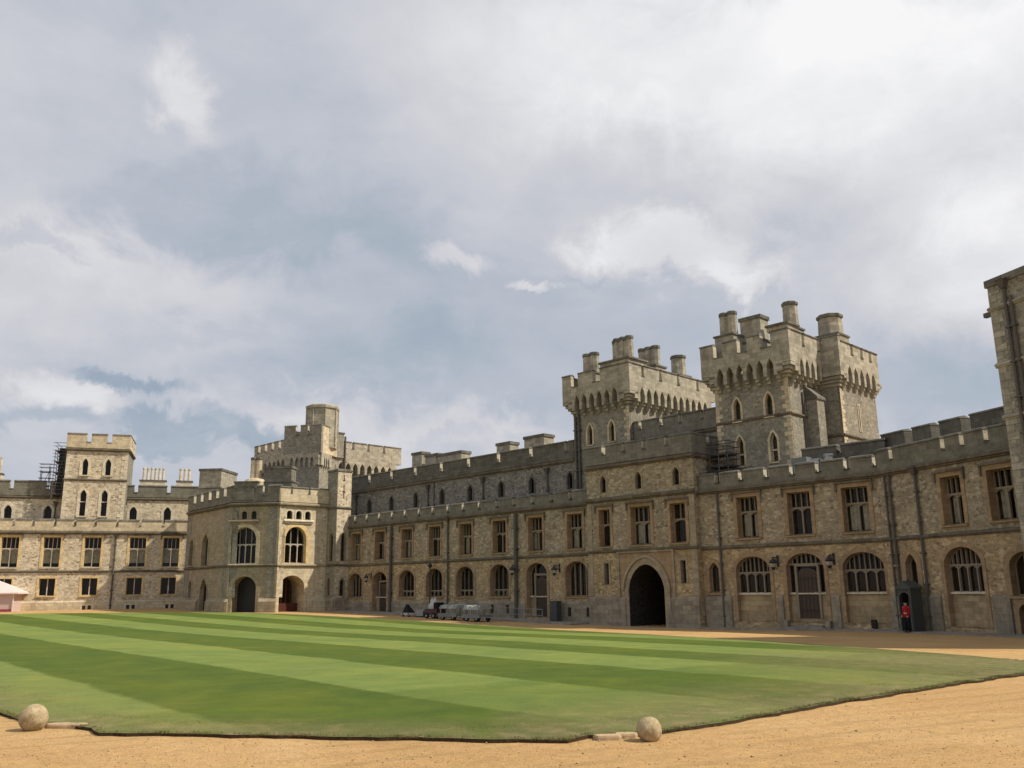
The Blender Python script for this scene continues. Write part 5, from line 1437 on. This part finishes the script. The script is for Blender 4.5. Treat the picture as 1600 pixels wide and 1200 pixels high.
b.box(mf, s1 - 6.5, s1 + .35, -4.4, .4, ez - .16, ez - .002, 'marquee_white'); b.build('roof', r, r)
b = MB()
for q in (s1 - .28, s1 - 3.2, s1 - 5.9): b.box(mf, q, q + .13, .002, .14, gz - .1, ez, 'marquee_white')
b.build('post', r, r)
b = MB(); b.box(mf, s1 - 6, s1 - .3, .003, .07, gz - .1, gz + .3, 'marquee_red'); b.build('skirt', r, r)

# ================= CARTS AND TRAILERS PARKED BY THE RANGE =================
def cart_frame(px, py, d):
    s_, _ = RF.at(px, py, d); return s_, gloc(RF, s_, d)
def wheel(b, fr, s, d, z, r, w=.12):
    p = fr.P(s, d - w / 2, z); q = fr.P(s, d + w / 2, z); b.tube(p, q, r, 'tyre', 14)
    b.tube(fr.P(s, d - w / 2 - .02, z), fr.P(s, d + w / 2 + .02, z), r * .45, 'steel', 10)
def trailer(px, lab, L, hitch):
    D = 5.2; s_, g = cart_frame(px, 962, D)
    r = thing('flatbed_trailer', lab, 'trailer', g, 'grey trailers parked below the range windows')
    z = g.z
    b = MB(); b.box(RF, s_ - L / 2, s_ + L / 2, D - .8, D + .8, z + .38, z + .5, 'grey_paint')
    b.box(RF, s_ - L / 2 - .02, s_ + L / 2 + .02, D + .802, D + .84, z + .30, z + .62, 'grey_paint'); b.build('bed', r, r)
    b = MB()
    for q in (-.38, .0, .38): b.box(RF, s_ + q * L - .04, s_ + q * L + .04, D + .70, D + .78, z + .5, z + 1.25, 'steel'); b.box(RF, s_ + q * L - .04, s_ + q * L + .04, D - .78, D - .70, z + .5, z + 1.25, 'steel')
    b.build('posts', r, r)
    b = MB(); n = 7
    for i in range(n):
        a, c_ = s_ - L / 2 * .92 + L * .92 * i / n, s_ - L / 2 * .92 + L * .92 * (i + 1) / n
        h0, h1 = random.uniform(0, .14), random.uniform(0, .14)
        b.hexa([RF.P(a, D - .78, z + 1.05), RF.P(c_, D - .78, z + 1.05), RF.P(c_, D + .78, z + 1.02), RF.P(a, D + .78, z + 1.02), RF.P(a, D - .6, z + 1.3 + h0), RF.P(c_, D - .6, z + 1.3 + h1), RF.P(c_, D + .6, z + 1.24 + h1), RF.P(a, D + .6, z + 1.24 + h0)], 'grey_canvas')
    b.build('tarpaulin', r, r)
    for q in (-.28, .28):
        b = MB(); wheel(b, RF, s_ + q * L, D + .68, z + .24, .25); wheel(b, RF, s_ + q * L, D - .68, z + .24, .25); b.build('wheel', r, r)
    if hitch:
        b = MB(); b.tube(RF.P(s_ + L / 2, D + .5, z + .42), RF.P(s_ + L / 2 + .9, D, z + .32), .04, 'grey_paint'); b.tube(RF.P(s_ + L / 2, D - .5, z + .42), RF.P(s_ + L / 2 + .9, D, z + .32), .04, 'grey_paint'); b.build('drawbar', r, r)
trailer(709, 'grey flatbed trailer with pale tarpaulin, next to the maroon cart', 2.5, False)
trailer(746, 'grey flatbed trailer with pale tarpaulin, the one nearer the gatehouse with a drawbar', 2.3, True)
D = 4.6; s_, g = cart_frame(680, 958, D); z = g.z
r = thing('hand_cart', 'maroon cart heaped with white bundles beside the grey trailers', 'cart', g)
b = MB(); b.box(RF, s_ - .85, s_ + .85, D - .55, D + .55, z + .35, z + .8, 'maroon_paint'); b.box(RF, s_ - .9, s_ + .9, D - .6, D + .6, z + .8, z + .88, 'maroon_paint'); b.build('body', r, r)
b = MB(); 
for k, (a, h, w) in enumerate(((-.5, .55, .34), (-.05, .75, .36), (-.3, .95, .24), (.15, 1.02, .2))): b.lathe(RF.P(s_ + a, D + .05 * k, z + .88), [(w, 0), (w * 1.1, h * .3), (w * .8, h * .75), (w * .25, h)], 'white_cloth', 9)
b.build('bundle', r, r)
b = MB(); b.box(RF, s_ + .25, s_ + .82, D - .4, D + .4, z + .883, z + 1.45, 'black_cloth'); b.build('black_box', r, r)
for q in (-.5, .5):
    b = MB(); wheel(b, RF, s_ + q, D + .6, z + .26, .27); wheel(b, RF, s_ + q, D - .6, z + .26, .27); b.build('wheel', r, r)
D = 4.0; s_, g = cart_frame(639, 953, D); z = g.z
r = thing('roller', 'low pale trolley with peaked dark cover, leftmost of the vehicles by the wall', 'trolley', g)
b = MB(); b.box(RF, s_ - .65, s_ + .75, D - .45, D + .45, z + .16, z + .36, 'white_cloth'); b.build('deck', r, r)
b = MB(); b.hexa([RF.P(s_ - .5, D - .4, z + .36), RF.P(s_ + .45, D - .4, z + .36), RF.P(s_ + .45, D + .4, z + .36), RF.P(s_ - .5, D + .4, z + .36), RF.P(s_ - .38, D - .1, z + 1.15), RF.P(s_ - .2, D - .1, z + 1.15), RF.P(s_ - .2, D + .1, z + 1.15), RF.P(s_ - .38, D + .1, z + 1.15)], 'black_cloth'); b.build('cover', r, r)
for q in (-.4, .5):
    b = MB(); wheel(b, RF, s_ + q, D + .4, z + .16, .17); b.build('wheel', r, r)
D = 3.8; s_, g = cart_frame(657, 955, D); z = g.z
b = MB()
for k in range(5):
    b.box(RF, s_ - .55 + .02 * k, s_ + .6 + .02 * k, D - .3 + .13 * k, D - .26 + .13 * k, z + .1, z + .75 - .04 * k, 'steel')
b.box(RF, s_ - .5, s_ + .6, D - .35, D + .35, z - .02, z + .1, 'iron')
o = b.build('stacked_barriers'); tag(o, 'stack of low grey metal barriers between the covered trolley and maroon cart', 'barriers')
# green cabinet by the door left of the gatehouse
s_, _ = RF.at(868, 955, .9); g = gloc(RF, s_, .9)
b = MB(); b.box(RF, s_ - .42, s_ + .42, .6, 1.2, g.z, g.z + 1.75, 'sentry_paint'); b.box(RF, s_ - .46, s_ + .46, .55, 1.25, g.z + 1.752, g.z + 1.82, 'sentry_paint'); b.box(RF, s_ - .37, s_ - .01, 1.2, 1.22, g.z + .2, g.z + 1.65, 'sentry_paint'); b.box(RF, s_ + .01, s_ + .37, 1.2, 1.22, g.z + .2, g.z + 1.65, 'sentry_paint')
o = b.build('utility_cabinet'); tag(o, 'dark green cabinet standing against the wall left of the gatehouse', 'cabinet')
# railing in front of that door
def railing(fr, s0, s1, d, lab, n):
    g = gloc(fr, (s0 + s1) / 2, d); r = thing('railing', lab, 'railing', g)
    b = MB()
    for i in range(n + 1):
        s_ = s0 + (s1 - s0) * i / n; p = fr.P(s_, d, 0); z = G(p.x, p.y) + .1
        b.tube((p.x, p.y, z - .1), (p.x, p.y, z + 1.05), .022, 'steel', 6)
    b.build('uprights', r, r)
    b = MB()
    for h in (.55, 1.05):
        p, q = fr.P(s0, d, 0), fr.P(s1, d, 0); b.tube((p.x, p.y, G(p.x, p.y) + .1 + h), (q.x, q.y, G(q.x, q.y) + .1 + h), .025, 'steel', 6)
    b.build('rails', r, r)
railing(RF, 27.6, 33.4, 2.7, 'thin steel railing in front of the glazed door left of the gatehouse', 8)

# ================= SENTRY BOX AND GUARD =================
s_, _ = BF.at(1427, 984, 1.0); g = gloc(BF, s_, 1.0); z = g.z + .09
r = thing('sentry_box', 'dark grey-green sentry box with arched opening and pitched roof against the range', 'sentry box', g)
SF = Fr((g.x, g.y), 158)
b = MB(); w = .52; dp = .42
front = [(-w, z), (w, z), (w, z + 2.5), (-w, z + 2.5)]
opn = arch(-.02, .82, z + .02, z + 1.95, z + 2.3, 2.0, 6)
b.prism(SF, front, dp - .06, dp, 'sentry_paint', [opn])
b.box(SF, -w, -w + .05, -dp, dp - .062, z, z + 2.5, 'sentry_paint'); b.box(SF, w - .05, w, -dp, dp - .062, z, z + 2.5, 'sentry_paint'); b.box(SF, -w + .052, w - .052, -dp, -dp + .05, z, z + 2.5, 'sentry_pale'); b.box(SF, -w + .052, w - .052, -dp + .052, dp - .062, z, z + .06, 'iron')
b.build('body', r, r)
b = MB()
b.prism(SF, [(-w - .1, z + 2.502), (w + .1, z + 2.502), (w + .1, z + 2.6), (0, z + 3.0), (-w - .1, z + 2.6)], -dp - .08, dp + .1, 'sentry_paint'); b.build('roof', r, r)
b = MB(); b.lathe(SF.P(0, .0, z + 2.98), [(.05, 0), (.09, .08), (.03, .2), (0, .22)], 'sentry_paint', 8); b.build('finial', r, r)

def person_guard():
    s_, _ = BF.at(1419, 984, 2.0); g = gloc(BF, s_, 2.0)
    PF = Fr((g.x, g.y), 158); z0 = g.z + .09
    r = thing('person', 'guard in scarlet tunic, white belt and tall black fur cap standing at the sentry box', 'person', g)
    def skin_chain(name, verts, edges, radii, mat, parent):
        me = bpy.data.meshes.new(name); me.from_pydata([tuple(PF.P(a, b_, z0 + c_) - g) for a, b_, c_ in verts], edges, [])
        o = bpy.data.objects.new(name, me); COL.objects.link(o); o.parent = parent
        sk = o.modifiers.new('skin', 'SKIN'); me.skin_vertices
        if not me.skin_vertices: me.skin_vertices.new() if hasattr(me.skin_vertices, 'new') else None
        for i, rr in enumerate(radii): me.skin_vertices[0].data[i].radius = (rr, rr) if isinstance(rr, float) else rr
        me.skin_vertices[0].data[0].use_root = True
        ss = o.modifiers.new('sub', 'SUBSURF'); ss.levels = 2; ss.render_levels = 2
        me.materials.append(MAT[mat])
        return o
    # body: one skinned figure, pelvis at index 0
    V = [(0, 0, .95), (0, 0, 1.15), (0, .0, 1.38), (0, 0, 1.5), (0, .01, 1.62), (0, .02, 1.74),
         (.10, 0, .9), (.12, .01, .50), (.13, -.02, .10), (.14, .10, .04),
         (-.10, 0, .9), (-.11, .01, .50), (-.12, -.02, .10), (-.13, .10, .04),
         (.19, 0, 1.42), (.25, -.01, 1.14), (.22, .12, .92), (.22, .17, .86),
         (-.19, 0, 1.42), (-.26, -.02, 1.16), (-.24, .10, .92), (-.23, .15, .85)]
    Eg = [(0, 1), (1, 2), (2, 3), (3, 4), (4, 5), (0, 6), (6, 7), (7, 8), (8, 9), (0, 10), (10, 11), (11, 12), (12, 13), (2, 14), (14, 15), (15, 16), (16, 17), (2, 18), (18, 19), (19, 20), (20, 21)]
    R_ = [(.16, .11), (.14, .10), (.17, .12), (.06, .06), (.085, .09), (.08, .09), .10, .07, .05, .045, .10, .07, .05, .045, .075, .055, .042, .035, .075, .055, .042, .035]
    R_ = [x if isinstance(x, tuple) else float(x) for x in R_]
    body_ = skin_chain('body', V, Eg, R_, 'skin', r)
    # trousers
    b = MB()
    for q in (-1, 1):
        b.ring([[PF.P(q * cx + rx * math.cos(a), cy + ry * math.sin(a), z0 + zz) for a in [2 * math.pi * i / 12 for i in range(12)]] for cx, cy, rx, ry, zz in
                ((.125, -.02, .085, .10, .09), (.12, -.01, .075, .085, .28), (.115, .0, .088, .095, .50), (.10, .0, .115, .12, .80), (.075, 0, .12, .13, .97))], 'black_cloth')
    b.build('trousers', r, r, smooth=True)
    b = MB()
    for q in (-1, 1):
        b.ring([[PF.P(q * .13 + rx * math.cos(a), .05 + ry * math.sin(a), z0 + zz) for a in [2 * math.pi * i / 12 for i in range(12)]] for rx, ry, zz in ((.055, .14, .0), (.058, .15, .04), (.05, .11, .10))], 'iron')
    b.build('boots', r, r, smooth=True)
    # tunic with sleeves
    b = MB()
    b.ring([[PF.P(rx * math.cos(a), ry * math.sin(a), z0 + zz) for a in [2 * math.pi * i / 16 for i in range(16)]] for rx, ry, zz in
            ((.215, .165, .82), (.195, .15, .95), (.165, .125, 1.1), (.20, .145, 1.3), (.215, .13, 1.42), (.13, .10, 1.5), (.07, .075, 1.535))], 'red_cloth')
    for q in (-1, 1):
        ch = [((.19, 0, 1.42), .085), ((.225, -.0, 1.28), .072), ((.255, -.015, 1.15), .062), ((.24, .05, 1.03), .055), ((.225, .11, .93), .048)]
        for (p0, r0), (p1, r1) in zip(ch, ch[1:]): b.tube(PF.P(q * p0[0], p0[1], z0 + p0[2]), PF.P(q * p1[0], p1[1], z0 + p1[2]), r0, 'red_cloth', 10, r1)
    b.build('tunic', r, r, smooth=True)
    b = MB()
    b.ring([[PF.P(rx * math.cos(a), ry * math.sin(a), z0 + zz) for a in [2 * math.pi * i / 16 for i in range(16)]] for rx, ry, zz in ((.176, .137, 1.055), (.174, .135, 1.10))], 'white_cloth'); b.build('belt', r, r)
    b = MB()
    for i in range(6): b.lathe(PF.P(0, .135 + .004 * (3 - abs(i - 3)), z0 + 1.14 + i * .055), [(0, -.012), (.012, 0), (0, .012)], 'gold', 6)
    b.build('buttons', r, r)
    # bearskin
    b = MB(); b.ring([[PF.P(rx * math.cos(a), .01 + rx * 1.1 * math.sin(a), z0 + zz) for a in [2 * math.pi * i / 16 for i in range(16)]] for rx, zz in
            ((.10, 1.70), (.128, 1.76), (.150, 1.88), (.152, 2.0), (.13, 2.09), (.07, 2.14))], 'bearskin'); b.build('fur_cap', r, r, smooth=True)
    # face: brow, nose, mouth, eyes, chin strap
    b = MB(); b.lathe(PF.P(0, .107, z0 + 1.655), [(0, -.03), (.016, -.018), (.010, .02), (0, .03)], 'skin', 6); b.build('nose', r, r)
    b = MB()
    for q in (-1, 1): b.lathe(PF.P(q * .033, .094, z0 + 1.685), [(0, -.008), (.010, 0), (0, .008)], 'iron', 6)
    b.build('eyes', r, r)
    b = MB(); b.box(PF, -.024, .024, .088, .102, z0 + 1.608, z0 + 1.615, 'maroon_paint'); b.build('mouth', r, r)
    b = MB()
    for q in (-1, 1):
        b.tube(PF.P(q * .09, .03, z0 + 1.74), PF.P(q * .05, .085, z0 + 1.59), .007, 'gold', 5)
    b.build('chin_strap', r, r)
    # hands closed on a rifle held at the left side
    for q in (-1, 1):
        b = MB(); c = (q * .222, .145, .885)
        b.ring([[PF.P(c[0] + .022 * math.cos(a), c[1] + .04 * math.sin(a), z0 + c[2] + zz) for a in [2 * math.pi * i / 8 for i in range(8)]] for zz in (-.045, .0, .045)], 'white_cloth')
        for k in range(4):
            y = c[1] + .034; zz = z0 + c[2] - .032 + .021 * k; L_ = (.030, .036, .034, .026)[k]
            b.tube(PF.P(c[0] + q * .012, y, zz), PF.P(c[0] - q * .012, y + L_, zz), .0095, 'white_cloth', 6); b.tube(PF.P(c[0] - q * .012, y + L_, zz), PF.P(c[0] - q * .034, y + L_ * .4, zz), .0085, 'white_cloth', 6)
        b.tube(PF.P(c[0] - q * .02, c[1], z0 + c[2] + .03), PF.P(c[0] - q * .036, c[1] + .03, z0 + c[2] + .05), .010, 'white_cloth', 6)
        b.build('hand', r, r, smooth=True)
    rt = thing('rifle', 'black rifle held upright against the guard by the sentry box', 'rifle', PF.P(.25, .19, z0))
    b = MB(); b.tube(PF.P(.20, .17, z0 + .75), PF.P(.235, .06, z0 + 1.62), .014, 'iron', 6); b.build('barrel', rt, rt)
    b = MB(); b.tube(PF.P(.185, .20, z0 + .62), PF.P(.215, .13, z0 + 1.15), .03, 'iron', 8, .022); b.build('stock', rt, rt)
person_guard()
